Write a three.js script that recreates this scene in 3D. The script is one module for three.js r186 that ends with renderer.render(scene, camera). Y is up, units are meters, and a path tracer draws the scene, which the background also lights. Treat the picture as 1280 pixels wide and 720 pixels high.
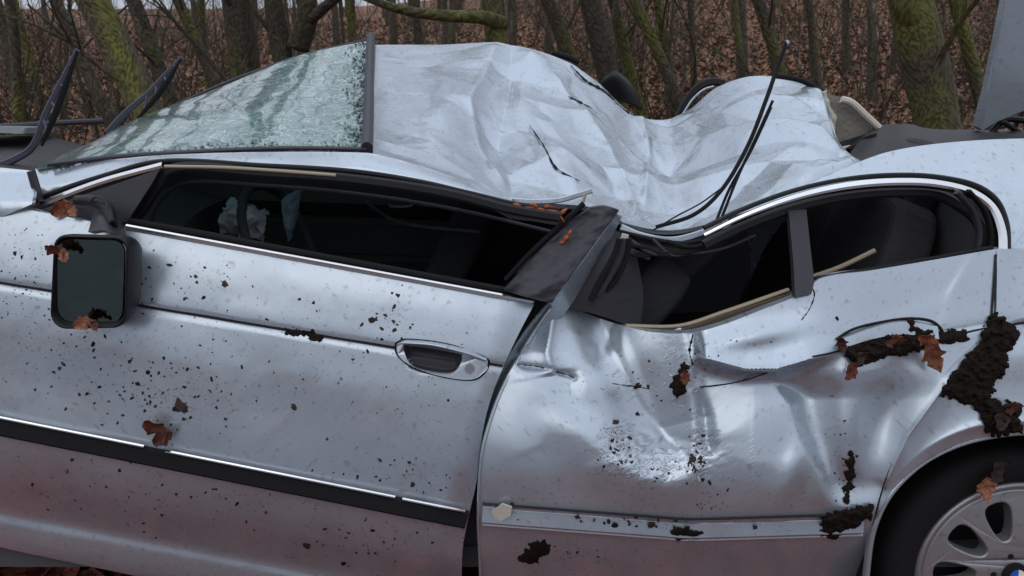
import * as THREE from 'three';
import { mergeGeometries } from 'three/addons/utils/BufferGeometryUtils.js';
import { ImprovedNoise } from 'three/addons/math/ImprovedNoise.js';

// ---------------------------------------------------------------- camera, sky, sun, exposure
const F = 1065, PITCH = 13 * Math.PI / 180, EYE = 1.6;
const scene = new THREE.Scene();
const camera = new THREE.PerspectiveCamera(2 * Math.atan(360 / F) * 180 / Math.PI, 16 / 9, 0.05, 600);
camera.position.set(0, EYE, 0);
camera.rotation.x = -PITCH;
camera.focus = 2.15; camera.userData.fStop = 8;
const renderer = new THREE.WebGLRenderer({ antialias: true });
renderer.setSize(1024, 576);
renderer.toneMapping = THREE.LinearToneMapping;
renderer.toneMappingExposure = 1.12;
renderer.shadowMap.enabled = true;

// ---------------------------------------------------------------- small tools
let seed = 7;
const rnd = () => { seed = (seed + 0x6D2B79F5) | 0; let t = Math.imul(seed ^ (seed >>> 15), 1 | seed); t = (t + Math.imul(t ^ (t >>> 7), 61 | t)) ^ t; return ((t ^ (t >>> 14)) >>> 0) / 4294967296; };
const rr = (a, b) => a + (b - a) * rnd();
const V = (x, y, z) => new THREE.Vector3(x, y, z);
const lerp = (a, b, t) => a + (b - a) * t;
const clamp = (x, a = 0, b = 1) => Math.min(b, Math.max(a, x));
const smooth = (a, b, x) => { const t = clamp((x - a) / (b - a)); return t * t * (3 - 2 * t); };
const perlin = new ImprovedNoise();
const noise = (x, y, z = 0) => perlin.noise(x + 31.7, y + 17.3, z + 5.1);
const fbm = (x, y, z = 0, o = 4) => { let s = 0, a = 0.5, f = 1; for (let i = 0; i < o; i++) { s += a * noise(x * f, y * f, z * f + i * 7.3); a *= 0.5; f *= 2.03; } return s; };

// overcast sky: brightest overhead, one third of that at the horizon, faint cloud
{
  const w = 512, h = 256, d = new Float32Array(w * h * 4);
  for (let j = 0; j < h; j++) for (let i = 0; i < w; i++) {
    const el = (j + 0.5) / h * Math.PI - Math.PI / 2, az = i / w * Math.PI * 2, s = Math.max(0, Math.sin(el));
    const q = V(Math.cos(az) * Math.cos(el), Math.sin(el), Math.sin(az) * Math.cos(el));
    const c = 1 + 0.22 * fbm(q.x * 2.2, q.y * 3.2, q.z * 2.2, 4);
    const L = 1.25 * (1 + 2 * s) / 3 * c, k = (j * w + i) * 4;
    d[k] = L * 0.9; d[k + 1] = L * 0.965; d[k + 2] = L * 1.1; d[k + 3] = 1;
  }
  const sky = new THREE.DataTexture(d, w, h, THREE.RGBAFormat, THREE.FloatType);
  sky.mapping = THREE.EquirectangularReflectionMapping; sky.magFilter = THREE.LinearFilter; sky.needsUpdate = true;
  scene.background = sky; scene.environment = sky;
}
const sun = new THREE.DirectionalLight(0xfff4e6, 0.5);
sun.position.set(-6, 16, 9); sun.target.position.set(0, 1, -2.6);
sun.castShadow = true; sun.shadow.radius = 110;
Object.assign(sun.shadow.camera, { left: -8, right: 8, top: 8, bottom: -8, near: 1, far: 40 });
sun.shadow.mapSize.set(2048, 2048);
scene.add(sun, sun.target);

// a sight line of the photograph (1280 x 720) met with the upright plane at depth z: how the wreck was measured
const SN = Math.sin(PITCH), CS = Math.cos(PITCH);
function P(px, py, z) {
  const x = (px - 640) / F, y = (360 - py) / F, dy = -SN + y * CS, dz = -CS - y * SN, t = z / dz;
  return V(x * t, EYE + dy * t, z);
}

// ---------------------------------------------------------------- textures and materials
function tex(size, fn, srgb = true) {
  const d = new Uint8Array(size * size * 4);
  for (let j = 0; j < size; j++) for (let i = 0; i < size; i++) { const c = fn(i / size, j / size), k = (j * size + i) * 4; d[k] = clamp(c[0]) * 255; d[k + 1] = clamp(c[1]) * 255; d[k + 2] = clamp(c[2]) * 255; d[k + 3] = 255; }
  const t = new THREE.DataTexture(d, size, size); t.wrapS = t.wrapT = THREE.RepeatWrapping; t.magFilter = THREE.LinearFilter; t.minFilter = THREE.LinearMipmapLinearFilter; t.generateMipmaps = true;
  if (srgb) t.colorSpace = THREE.SRGBColorSpace; t.needsUpdate = true; return t;
}
// noise that tiles over the unit square
const tile = (u, v, f, o = 4, z = 0) => { const a = u * Math.PI * 2, b = v * Math.PI * 2, r = f / 6.283; return fbm(Math.cos(a) * r + z, Math.sin(a) * r + Math.cos(b) * r, Math.sin(b) * r + z * 1.7, o); };
function canvasTex(w, h, draw, srgb = true) {
  const c = document.createElement('canvas'); c.width = w; c.height = h; draw(c.getContext('2d'), w, h);
  const t = new THREE.CanvasTexture(c); t.wrapS = t.wrapT = THREE.RepeatWrapping; if (srgb) t.colorSpace = THREE.SRGBColorSpace; return t;
}
const grime = tex(512, (u, v) => {                      // dried rain spots and thin dust on the paint
  const n = tile(u, v, 5, 5), m = tile(u, v, 90, 3, 9), k = smooth(0.1, 0.5, n) * 0.18 + smooth(0.2, 0.4, m) * 0.3;
  return [1 - k * 0.45, 1 - k * 0.48, 1 - k * 0.55];
});
const grimeRough = tex(512, (u, v) => { const n = tile(u, v, 6, 5, 3), m = tile(u, v, 30, 3, 5); const k = 0.75 + n * 0.5 + m * 0.3; return [k, k, k]; }, false);
const grain = tex(256, (u, v) => { const n = 0.5 + tile(u, v, 60, 3, 2) * 0.9; return [n, n, n]; }, false);
const paint = (o = {}) => new THREE.MeshPhysicalMaterial({ color: new THREE.Color().setRGB(0.40, 0.455, 0.51), metalness: 0.62, roughness: 0.38, clearcoat: 0.42, clearcoatRoughness: 0.12, map: grime, roughnessMap: grimeRough, side: THREE.DoubleSide, ...o });
const M = {
  paint: paint(),
  roofPaint: paint({ metalness: 0.66, roughness: 0.31, clearcoat: 0.12, clearcoatRoughness: 0.12 }),
  scraped: new THREE.MeshStandardMaterial({ color: new THREE.Color().setRGB(0.44, 0.46, 0.5), roughness: 0.5, metalness: 0.4, side: THREE.DoubleSide }),
  chrome: new THREE.MeshPhysicalMaterial({ color: new THREE.Color().setRGB(0.62, 0.63, 0.64), metalness: 1, roughness: 0.22, roughnessMap: grimeRough }),
  black: new THREE.MeshPhysicalMaterial({ color: new THREE.Color().setRGB(0.012, 0.012, 0.014), roughness: 0.45, specularIntensity: 0.45, side: THREE.DoubleSide }),
  rubber: new THREE.MeshPhysicalMaterial({ color: new THREE.Color().setRGB(0.010, 0.010, 0.011), roughness: 0.75, specularIntensity: 0.35, bumpMap: grain, bumpScale: 0.0008, side: THREE.DoubleSide }),
  trimGrey: new THREE.MeshPhysicalMaterial({ color: new THREE.Color().setRGB(0.032, 0.031, 0.04), roughness: 0.45, specularIntensity: 0.55, bumpMap: grain, bumpScale: 0.0008, side: THREE.DoubleSide }),
  wiper: new THREE.MeshPhysicalMaterial({ color: new THREE.Color().setRGB(0.05, 0.05, 0.075), roughness: 0.4, side: THREE.DoubleSide }),
  inner: new THREE.MeshPhysicalMaterial({ color: new THREE.Color().setRGB(0.07, 0.07, 0.074), roughness: 0.9, specularIntensity: 0.3, side: THREE.DoubleSide }),
  seat: new THREE.MeshPhysicalMaterial({ color: new THREE.Color().setRGB(0.04, 0.04, 0.046), roughness: 0.9, specularIntensity: 0.4, bumpMap: grain, bumpScale: 0.002, side: THREE.DoubleSide }),
  airbag: new THREE.MeshStandardMaterial({ color: new THREE.Color().setRGB(0.5, 0.52, 0.55), roughness: 0.95, side: THREE.DoubleSide }),
  blueCloth: new THREE.MeshStandardMaterial({ color: new THREE.Color().setRGB(0.2, 0.26, 0.33), roughness: 0.8, side: THREE.DoubleSide }),
  beige: new THREE.MeshStandardMaterial({ color: new THREE.Color().setRGB(0.33, 0.28, 0.2), roughness: 0.7, side: THREE.DoubleSide }),
  brown: new THREE.MeshStandardMaterial({ color: new THREE.Color().setRGB(0.07, 0.05, 0.035), roughness: 0.8, side: THREE.DoubleSide }),
  lining: new THREE.MeshStandardMaterial({ color: new THREE.Color().setRGB(0.2, 0.185, 0.155), roughness: 0.9, bumpMap: grain, bumpScale: 0.004, side: THREE.DoubleSide }),
  speck: new THREE.MeshPhysicalMaterial({ vertexColors: true, roughness: 0.95, specularIntensity: 0.25, side: THREE.DoubleSide }),
  headlining: new THREE.MeshStandardMaterial({ color: new THREE.Color().setRGB(0.11, 0.11, 0.113), roughness: 0.95, side: THREE.DoubleSide }),
  cream: new THREE.MeshStandardMaterial({ color: new THREE.Color().setRGB(0.5, 0.47, 0.4), roughness: 0.8, side: THREE.DoubleSide }),
  mud: new THREE.MeshPhysicalMaterial({ color: new THREE.Color().setRGB(0.013, 0.009, 0.0075), roughness: 0.95, specularIntensity: 0.2, bumpMap: grain, bumpScale: 0.004, side: THREE.DoubleSide }),
  wood: new THREE.MeshStandardMaterial({ color: new THREE.Color().setRGB(0.36, 0.085, 0.025), roughness: 0.85 }),
  alloy: new THREE.MeshPhysicalMaterial({ color: new THREE.Color().setRGB(0.29, 0.29, 0.3), metalness: 0.6, roughness: 0.4, map: grime, side: THREE.DoubleSide }),
  mirror: new THREE.MeshPhysicalMaterial({ color: new THREE.Color().setRGB(0.10, 0.125, 0.115), metalness: 1, roughness: 0.08 }),
  blue: new THREE.MeshPhysicalMaterial({ color: 0x1c5fb8, roughness: 0.3, clearcoat: 1 }),
  white: new THREE.MeshPhysicalMaterial({ color: 0xe8e8e8, roughness: 0.3, clearcoat: 1 }),
};

// ---------------------------------------------------------------- object helpers
const taken = {};
const numbered = n => { taken[n] = (taken[n] ?? -1) + 1; return taken[n] ? `${n}_${String(taken[n]).padStart(3, '0')}` : n; };
const shade = o => { o.castShadow = o.receiveShadow = true; return o; };
function thing(name, geo, mat, label, category, group) {       // a one-mesh thing, its origin put at its base
  geo.computeBoundingBox(); const b = geo.boundingBox, c = V((b.min.x + b.max.x) / 2, b.min.y, (b.min.z + b.max.z) / 2);
  geo.translate(-c.x, -c.y, -c.z);
  const m = shade(new THREE.Mesh(geo, mat)); m.name = numbered(name); m.position.copy(c); m.userData = { label, category }; if (group) m.userData.group = group;
  scene.add(m); return m;
}
function struct(name, geo, mat, kind = 'structure') { const m = shade(new THREE.Mesh(geo, mat)); m.name = name; m.userData = { kind }; scene.add(m); return m; }
function group(name, pos, label, category, grp) { const g = new THREE.Group(); g.name = numbered(name); g.position.copy(pos); g.userData = { label, category }; if (grp) g.userData.group = grp; scene.add(g); return g; }
const CARBASE = V(0, 0, -2.9);
const car = group('wrecked_car', CARBASE, 'crushed silver saloon car with caved-in roof and torn side windows', 'car');
function part(name, geo, mat, parent = car) {                   // geometry given in world metres, kept relative to the car's base
  geo.translate(-CARBASE.x, -CARBASE.y, -CARBASE.z);
  const m = shade(new THREE.Mesh(geo, mat)); m.name = name; parent.add(m); return m;
}

// ---------------------------------------------------------------- geometry helpers
function polyAt(pts, t) {                                       // Catmull-Rom through 2-D/3-D arrays, by chord length
  if (!pts._L) { let L = [0]; for (let i = 1; i < pts.length; i++) L.push(L[i - 1] + Math.hypot(pts[i][0] - pts[i - 1][0], pts[i][1] - pts[i - 1][1])); pts._L = L; }
  const L = pts._L, s = clamp(t) * L[L.length - 1]; let i = 0; while (i < pts.length - 2 && L[i + 1] < s) i++;
  const f = L[i + 1] > L[i] ? (s - L[i]) / (L[i + 1] - L[i]) : 0, p1 = pts[i], p2 = pts[i + 1], out = [];
  const l1 = L[i + 1] - L[i] || 1;
  for (let k = 0; k < p1.length; k++) {
    const p0 = i > 0 ? pts[i - 1][k] : p1[k], p3 = i + 2 < pts.length ? pts[i + 2][k] : p2[k];
    const l0 = i > 0 ? L[i] - L[i - 1] : l1, l2 = i + 2 < pts.length ? L[i + 2] - L[i + 1] : l1;
    let m1 = (p2[k] - p0) / (l0 + l1) * l1, m2 = (p3 - p1[k]) / (l1 + l2) * l1;
    const d = p2[k] - p1[k], lim = 3 * Math.abs(d) + 2; m1 = clamp(m1, -lim, lim); m2 = clamp(m2, -lim, lim);
    const f2 = f * f, f3 = f2 * f;
    out.push((2 * f3 - 3 * f2 + 1) * p1[k] + (f3 - 2 * f2 + f) * m1 + (-2 * f3 + 3 * f2) * p2[k] + (f3 - f2) * m2);
  }
  return out;
}
function toGeo(pos, idx, uv, col) {
  const g = new THREE.BufferGeometry(); g.setAttribute('position', new THREE.Float32BufferAttribute(pos, 3));
  if (uv) g.setAttribute('uv', new THREE.Float32BufferAttribute(uv, 2));
  if (col) g.setAttribute('color', new THREE.Float32BufferAttribute(col, 3));
  g.setIndex(idx); g.computeVertexNormals(); return g;
}
// a sheet over an nu x nv grid; at(u, v) -> Vector3; its four edges are folded back by `hem`
function sheet(nu, nv, at, hem = V(0, -0.002, -0.014), uvOf) {
  const pos = [], idx = [], uv = [], W = nu + 1;
  const put = p => { pos.push(p.x, p.y, p.z); const q = uvOf ? uvOf(p) : [p.x, p.y]; uv.push(q[0], q[1]); return pos.length / 3 - 1; };
  const grid = [];
  for (let j = 0; j <= nv; j++) for (let i = 0; i <= nu; i++) { const p = at(i / nu, j / nv); grid.push(p); put(p); }
  for (let j = 0; j < nv; j++) for (let i = 0; i < nu; i++) { const a = j * W + i, b = a + 1, c = a + W, d = c + 1; idx.push(a, c, b, b, c, d); }
  if (hem) {
    const ring = [];
    for (let i = 0; i < nu; i++) ring.push(i);
    for (let j = 0; j < nv; j++) ring.push(j * W + nu);
    for (let i = nu; i > 0; i--) ring.push(nv * W + i);
    for (let j = nv; j > 0; j--) ring.push(j * W);
    const s0 = pos.length / 3;
    for (const r of ring) { put(grid[r]); put(grid[r].clone().add(hem)); }
    for (let k = 0; k < ring.length; k++) { const a = s0 + 2 * k, b = s0 + 2 * ((k + 1) % ring.length); idx.push(a, b, a + 1, b, b + 1, a + 1); }
  }
  return toGeo(pos, idx, uv);
}
// four edge lines (photo measures) -> sheet on the depth surface zf
function panel(top, bottom, left, right, zf, step = 4, hem) {
  const len = p => { polyAt(p, 0); return p._L[p._L.length - 1]; };
  const nu = Math.max(4, Math.round(Math.max(len(top), len(bottom)) / step)), nv = Math.max(2, Math.round(Math.max(len(left), len(right)) / step));
  const c00 = top[0], c10 = top[top.length - 1], c01 = bottom[0], c11 = bottom[bottom.length - 1];
  return sheet(nu, nv, (u, v) => {
    const t = polyAt(top, u), b = polyAt(bottom, u), l = polyAt(left, v), r = polyAt(right, v), q = [0, 0];
    for (let k = 0; k < 2; k++) q[k] = (1 - v) * t[k] + v * b[k] + (1 - u) * l[k] + u * r[k] - ((1 - u) * (1 - v) * c00[k] + u * (1 - v) * c10[k] + (1 - u) * v * c01[k] + u * v * c11[k]);
    return P(q[0], q[1], zf(q[0], q[1]));
  }, hem);
}
// a net of control points -> smooth sheet
function net(rows, nu, nv, disp, hem, uvOf) {
  return sheet(nu, nv, (u, v) => {
    const col = rows.map(r => polyUniform(r, u));
    const p = polyUniform(col, v);
    const w = P(p[0], p[1], p[2]); return disp ? disp(w, u, v, p) : w;
  }, hem, uvOf);
}
function polyUniform(pts, t) {
  const n = pts.length - 1, s = clamp(t) * n, i = Math.min(n - 1, Math.floor(s)), f = s - i, out = [];
  for (let k = 0; k < pts[0].length; k++) {
    const p1 = pts[i][k], p2 = pts[i + 1][k], p0 = i > 0 ? pts[i - 1][k] : 2 * p1 - p2, p3 = i + 2 <= n ? pts[i + 2][k] : 2 * p2 - p1;
    out.push(0.5 * (2 * p1 + (p2 - p0) * f + (2 * p0 - 5 * p1 + 4 * p2 - p3) * f * f + (3 * p1 - p0 - 3 * p2 + p3) * f * f * f));
  }
  return out;
}
// profile [[across, out], ...] swept along world points
function sweep(pts, prof, n = 60, out = V(0, 0.15, 1), taper) {
  const c = new THREE.CatmullRomCurve3(pts, false, 'centripetal'), pos = [], idx = [], uv = [], m = prof.length;
  for (let i = 0; i <= n; i++) {
    const t = i / n, p = c.getPoint(t), T = c.getTangent(t), B = out.clone().cross(T).normalize(), N = T.clone().cross(B).normalize(), k = taper ? taper(t) : 1;
    for (const [a, b] of prof) { const q = p.clone().addScaledVector(B, a * k).addScaledVector(N, b * k); pos.push(q.x, q.y, q.z); uv.push(q.x, q.y); }
  }
  for (let i = 0; i < n; i++) for (let j = 0; j < m; j++) { const a = i * m + j, b = i * m + (j + 1) % m; idx.push(a, b, a + m, b, b + m, a + m); }
  for (let j = 1; j < m - 1; j++) { idx.push(0, j + 1, j); idx.push(n * m, n * m + j, n * m + j + 1); }
  const g = toGeo(pos, idx, uv).toNonIndexed(); g.computeVertexNormals(); return g;
}
const bar = (w, t) => { const r = Math.min(w, t) * 0.3; return [[-w / 2, -t / 2], [w / 2, -t / 2], [w / 2, t / 2 - r], [w / 2 - r, t / 2], [-w / 2 + r, t / 2], [-w / 2, t / 2 - r]]; };
function tube(pts, rads, rs = 8, n, color) {                    // tapered round tube, closed ends
  const c = new THREE.CatmullRomCurve3(pts, false, 'centripetal'); n = n || pts.length * 4;
  const pos = [], idx = [], uv = [], col = []; let N = null, len = 0, last = null;
  for (let i = 0; i <= n; i++) {
    const t = i / n, p = c.getPoint(t), T = c.getTangent(t);
    if (!N) N = V(0, 0, 1).cross(T).lengthSq() > 0.05 ? V(0, 0, 1).cross(T).normalize() : V(1, 0, 0).cross(T).normalize();
    N.addScaledVector(T, -N.dot(T)).normalize(); const B = T.clone().cross(N);
    if (last) len += last.distanceTo(p); last = p;
    const s = t * (rads.length - 1), k = Math.min(rads.length - 2, Math.floor(s)), r = rads.length > 1 ? lerp(rads[k], rads[k + 1], s - k) : rads[0];
    for (let j = 0; j <= rs; j++) {
      const a = j / rs * Math.PI * 2, x = Math.cos(a), y = Math.sin(a), q = p.clone().addScaledVector(N, x * r).addScaledVector(B, y * r);
      pos.push(q.x, q.y, q.z); uv.push(j / rs * Math.max(1, Math.round(rads[0] * 6.28 / 0.3)) * 0.3, len);
      if (color) { const cc = color(q, V(0, 0, 0).addScaledVector(N, x).addScaledVector(B, y)); col.push(cc[0], cc[1], cc[2]); }
    }
  }
  const w = rs + 1;
  for (let i = 0; i < n; i++) for (let j = 0; j < rs; j++) { const a = i * w + j; idx.push(a, a + 1, a + w, a + 1, a + w + 1, a + w); }
  for (const e of [0, n * w]) for (let j = 1; j < rs - 1; j++) e ? idx.push(e, e + j, e + j + 1) : idx.push(e, e + j + 1, e + j);
  return toGeo(pos, idx, uv, color ? col : null);
}
// flat plate from a photo outline, with thickness, at depth zf(px, py)
function plate(outline, zf, thick = 0.01, hole) {
  const sh = new THREE.Shape(outline.map(([x, y]) => new THREE.Vector2(x, -y)));
  if (hole) sh.holes.push(new THREE.Path(hole.map(([x, y]) => new THREE.Vector2(x, -y))));
  const g = new THREE.ExtrudeGeometry(sh, { depth: 1, bevelEnabled: false, curveSegments: 4 }), a = g.attributes.position;
  for (let i = 0; i < a.count; i++) { const px = a.getX(i), py = -a.getY(i), z = zf(px, py), w = P(px, py, z); if (a.getZ(i) < 0.5) w.z -= thick; a.setXYZ(i, w.x, w.y, w.z); }
  for (let i = 0; i < a.count; i++) g.attributes.uv.setXY(i, a.getX(i), a.getY(i));
  g.computeVertexNormals(); return g;
}
function lineDist(px, py, pts) {                               // distance to a polyline, and the side of it (+ below / right)
  let best = 1e9, side = 0, at = 0;
  for (let i = 0; i < pts.length - 1; i++) {
    const [ax, ay] = pts[i], [bx, by] = pts[i + 1], dx = bx - ax, dy = by - ay, t = clamp(((px - ax) * dx + (py - ay) * dy) / (dx * dx + dy * dy)), qx = px - ax - dx * t, qy = py - ay - dy * t, d = Math.hypot(qx, qy);
    if (d < best) { best = d; side = Math.sign(dx * qy - dy * qx); at = (i + t) / (pts.length - 1); }
  }
  return [best, side, at];
}
const bump = (px, py, cx, cy, sx, sy, a = 0) => { const c = Math.cos(a), s = Math.sin(a), x = ((px - cx) * c + (py - cy) * s) / sx, y = (-(px - cx) * s + (py - cy) * c) / sy; return Math.exp(-(x * x + y * y)); };
const ridge = (px, py, pts, w) => { const [d, , t] = lineDist(px, py, pts); return Math.exp(-d / w) * smooth(0, 0.12, Math.min(t, 1 - t) + 0.04); };
function curveTable(ctrl, y) {                                  // smooth z through [y, z] pairs
  let i = 0; while (i < ctrl.length - 2 && ctrl[i + 1][0] < y) i++;
  const [y1, z1] = ctrl[i], [y2, z2] = ctrl[i + 1], h = y2 - y1 || 1, f = clamp((y - y1) / h);
  const m = (k) => k <= 0 || k >= ctrl.length - 1 ? (z2 - z1) / h : (ctrl[k + 1][1] - ctrl[k - 1][1]) / (ctrl[k + 1][0] - ctrl[k - 1][0]);
  const m1 = m(i) * h, m2 = m(i + 1) * h, f2 = f * f, f3 = f2 * f;
  return (2 * f3 - 3 * f2 + 1) * z1 + (f3 - 2 * f2 + f) * m1 + (-2 * f3 + 3 * f2) * z2 + (f3 - f2) * m2;
}
// crumpled sheet metal: flat facets meeting in creases
function crumpler(n, w, h, tilt, sharp, s0) {
  const keep = seed; seed = s0; const c = [];
  for (let i = 0; i < n; i++) c.push([rnd() * w, rnd() * h, (rnd() - 0.5) * 2 * tilt, (rnd() - 0.5) * 2 * tilt]);
  seed = keep;
  return (x, y) => {
    x += 0.05 * noise(x * 6, y * 6, 3); y += 0.05 * noise(x * 6, y * 6, 8);
    let m = 1e9; const d = c.map(q => { const e = (x - q[0]) ** 2 + (y - q[1]) ** 2; if (e < m) m = e; return e; });
    let sw = 0, sh = 0; for (let i = 0; i < n; i++) { const k = (d[i] - m) * sharp; if (k > 12) continue; const wgt = Math.exp(-k), q = c[i]; sw += wgt; sh += wgt * ((x - q[0]) * q[2] + (y - q[1]) * q[3]); }
    return sh / sw;
  };
}

// ================================================================ THE GROUND
const hill = (x, z) => { const d = Math.max(0, -z - 5.5), e = Math.min(d, 70), b = Math.max(0, z - 14); return e * (0.15 + 0.03 * Math.tanh(x / 9)) + 0.1 * fbm(x * 0.35, z * 0.35, 1, 3) * smooth(0, 4, d) + b * 0.02; };
{
  const g = new THREE.PlaneGeometry(320, 320, 400, 400); g.rotateX(-Math.PI / 2);
  const a = g.attributes.position, uv = g.attributes.uv, col = [];
  for (let i = 0; i < a.count; i++) {
    const sx = a.getX(i) / 160, sz = a.getZ(i) / 160, x = 160 * Math.sign(sx) * Math.pow(Math.abs(sx), 1.7), z = 160 * Math.sign(sz) * Math.pow(Math.abs(sz), 1.7) - 8;
    a.setXYZ(i, x, hill(x, z), z); uv.setXY(i, x / 1.6, z / 1.6);
    const n = fbm(x * 0.22, z * 0.22, 4, 4), m = smooth(0.08, 0.4, fbm(x * 0.5 + 40, z * 0.5, 2, 3));
    col.push(clamp(0.85 + n * 0.7) * lerp(1, 0.55, m), clamp(0.85 + n * 0.6) * lerp(1, 0.8, m), clamp(0.72 + n * 0.5) * lerp(1, 0.6, m));
  }
  g.setAttribute('color', new THREE.Float32BufferAttribute(col, 3)); g.computeVertexNormals();
  const litter = canvasTex(1024, 1024, (c, w, h) => {
    c.fillStyle = '#46291f'; c.fillRect(0, 0, w, h);
    const cols = ['#865036', '#8f5c3e', '#9a6c4e', '#6e422c', '#5c3828', '#a3785a', '#7c4e3a', '#4c3022'];
    for (let i = 0; i < 2600; i++) {
      c.save(); const x = rnd() * w, y = rnd() * h, r = rr(9, 26), a = rnd() * 6.28, s = rr(0.4, 0.8); c.fillStyle = cols[Math.floor(rnd() * cols.length)];
      for (const ox of [-w, 0, w]) for (const oy of [-h, 0, h]) { if (x + ox < -40 || x + ox > w + 40 || y + oy < -40 || y + oy > h + 40) continue; c.save(); c.translate(x + ox, y + oy); c.rotate(a); c.beginPath(); c.ellipse(0, 0, r, r * s * 0.7, 0, 0, 6.29); c.fill(); c.restore(); }
      c.restore();
    }
  });
  struct('ground', g, new THREE.MeshStandardMaterial({ map: litter, vertexColors: true, roughness: 0.95, bumpMap: litter, bumpScale: 0.02 }));
}

{ // unseen gravel path, added so the doors reflect a cool grey
  const edge = (x, k) => (k ? 4.6 : -1.1) + 0.28 * fbm(x * 0.7, k * 9, 2, 3), nu = 160, nv = 30;
  const gravel = tex(512, (u, v) => { const n = tile(u, v, 70, 4, 3), m = tile(u, v, 9, 3, 8), k = 0.62 + n * 0.75 + m * 0.25; return [k * 0.97, k * 0.98, k]; });
  const g = sheet(nu, nv, (u, v) => { const x = lerp(-30, 30, u), z = lerp(edge(x, 0), edge(x, 1), v); return V(x, hill(x, z) + 0.008 + 0.012 * Math.sin(v * Math.PI), z); }, V(0, -0.03, 0), p => [p.x, p.z]);
  struct('added_track', g, new THREE.MeshStandardMaterial({ color: new THREE.Color().setRGB(0.5, 0.5, 0.53), map: gravel, roughness: 0.9, side: THREE.DoubleSide }));
}

// ================================================================ THE CAR: depth of its near side
// front door, in photo measures: belt, swage crease, rub strip and sill all fall gently to the rear
const beltF = x => 257 + 0.183 * x, creaseF = x => 353 + 0.165 * x, rubF = x => 519 + 0.2 * x;
const scoopIn = (x, y) => { const a = (x - 541) / 37; if (Math.abs(a) >= 1) return 0; const v = (y - 428 - (x - 504) * 0.16) / (32 * Math.sqrt(1 - a ** 4)); return v <= 0 || v >= 1 ? 0 : Math.min(1 - a * a, 4 * v * (1 - v)); };
function ZF(px, py) {
  const b = beltF(px), c = creaseF(px), r = rubF(px), l = r + 122 - 0.012 * px;
  let z = curveTable([[b - 30, -2.12], [b, -2.088], [b + (c - b) * 0.3, -2.062], [b + (c - b) * 0.7, -2.038], [c - 3, -2.025], [c + 2, -2.029], [c + 8, -2.020], [c + (r - c) * 0.4, -1.992], [r - 14, -1.975], [r + 25, -1.977], [r + 70, -2.010], [l - 8, -2.082], [l, -2.09], [l + 14, -2.086], [l + 34, -2.091], [l + 48, -2.108], [l + 60, -2.15]], py);
  z += 0.006 * fbm(px / 150, py / 110, 3, 2) + 0.0012 * fbm(px / 35, py / 35, 9, 2);
  z -= 0.016 * bump(px, py, 40, 470, 130, 60, 0.3) * (py < r ? 1 : 0.6) + 0.006 * bump(px, py, 330, 500, 90, 45, 0.2);
  z -= 0.02 * smooth(620, 670, px + (py - 400) * 0.3);
  return z - 0.026 * smooth(0, 0.5, scoopIn(px, py));
}
const rubR = x => x < 860 ? 628 + (x - 600) * 0.076 : 648 - (x - 860) * 0.03;
const rearCr = crumpler(40, 640, 340, 0.0003, 0.0016, 91);
const rearSeam = [[866, 418], [872, 450], [868, 485], [882, 520], [888, 560]];
const bowl = [[640, 456], [672, 486], [716, 528], [762, 572], [800, 594], [836, 602], [872, 590], [890, 560], [888, 520], [872, 484], [870, 450], [868, 405], [866, 300], [690, 300], [690, 385], [668, 420]];
const bowlEdge = bowl.slice(0, 12);
const inPoly = (x, y, o) => { let c = false; for (let i = 0, j = o.length - 1; i < o.length; j = i++) { const [xi, yi] = o[i], [xj, yj] = o[j]; if (yi > y !== yj > y && x < (xj - xi) * (y - yi) / (yj - yi) + xi) c = !c; } return c; };
const lip = [[868, 446], [892, 452], [930, 462], [970, 462], [1010, 450], [1060, 438]];
const flank = [[925, 470], [960, 479], [984, 506], [996, 550], [1022, 600], [1042, 650]];
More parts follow.
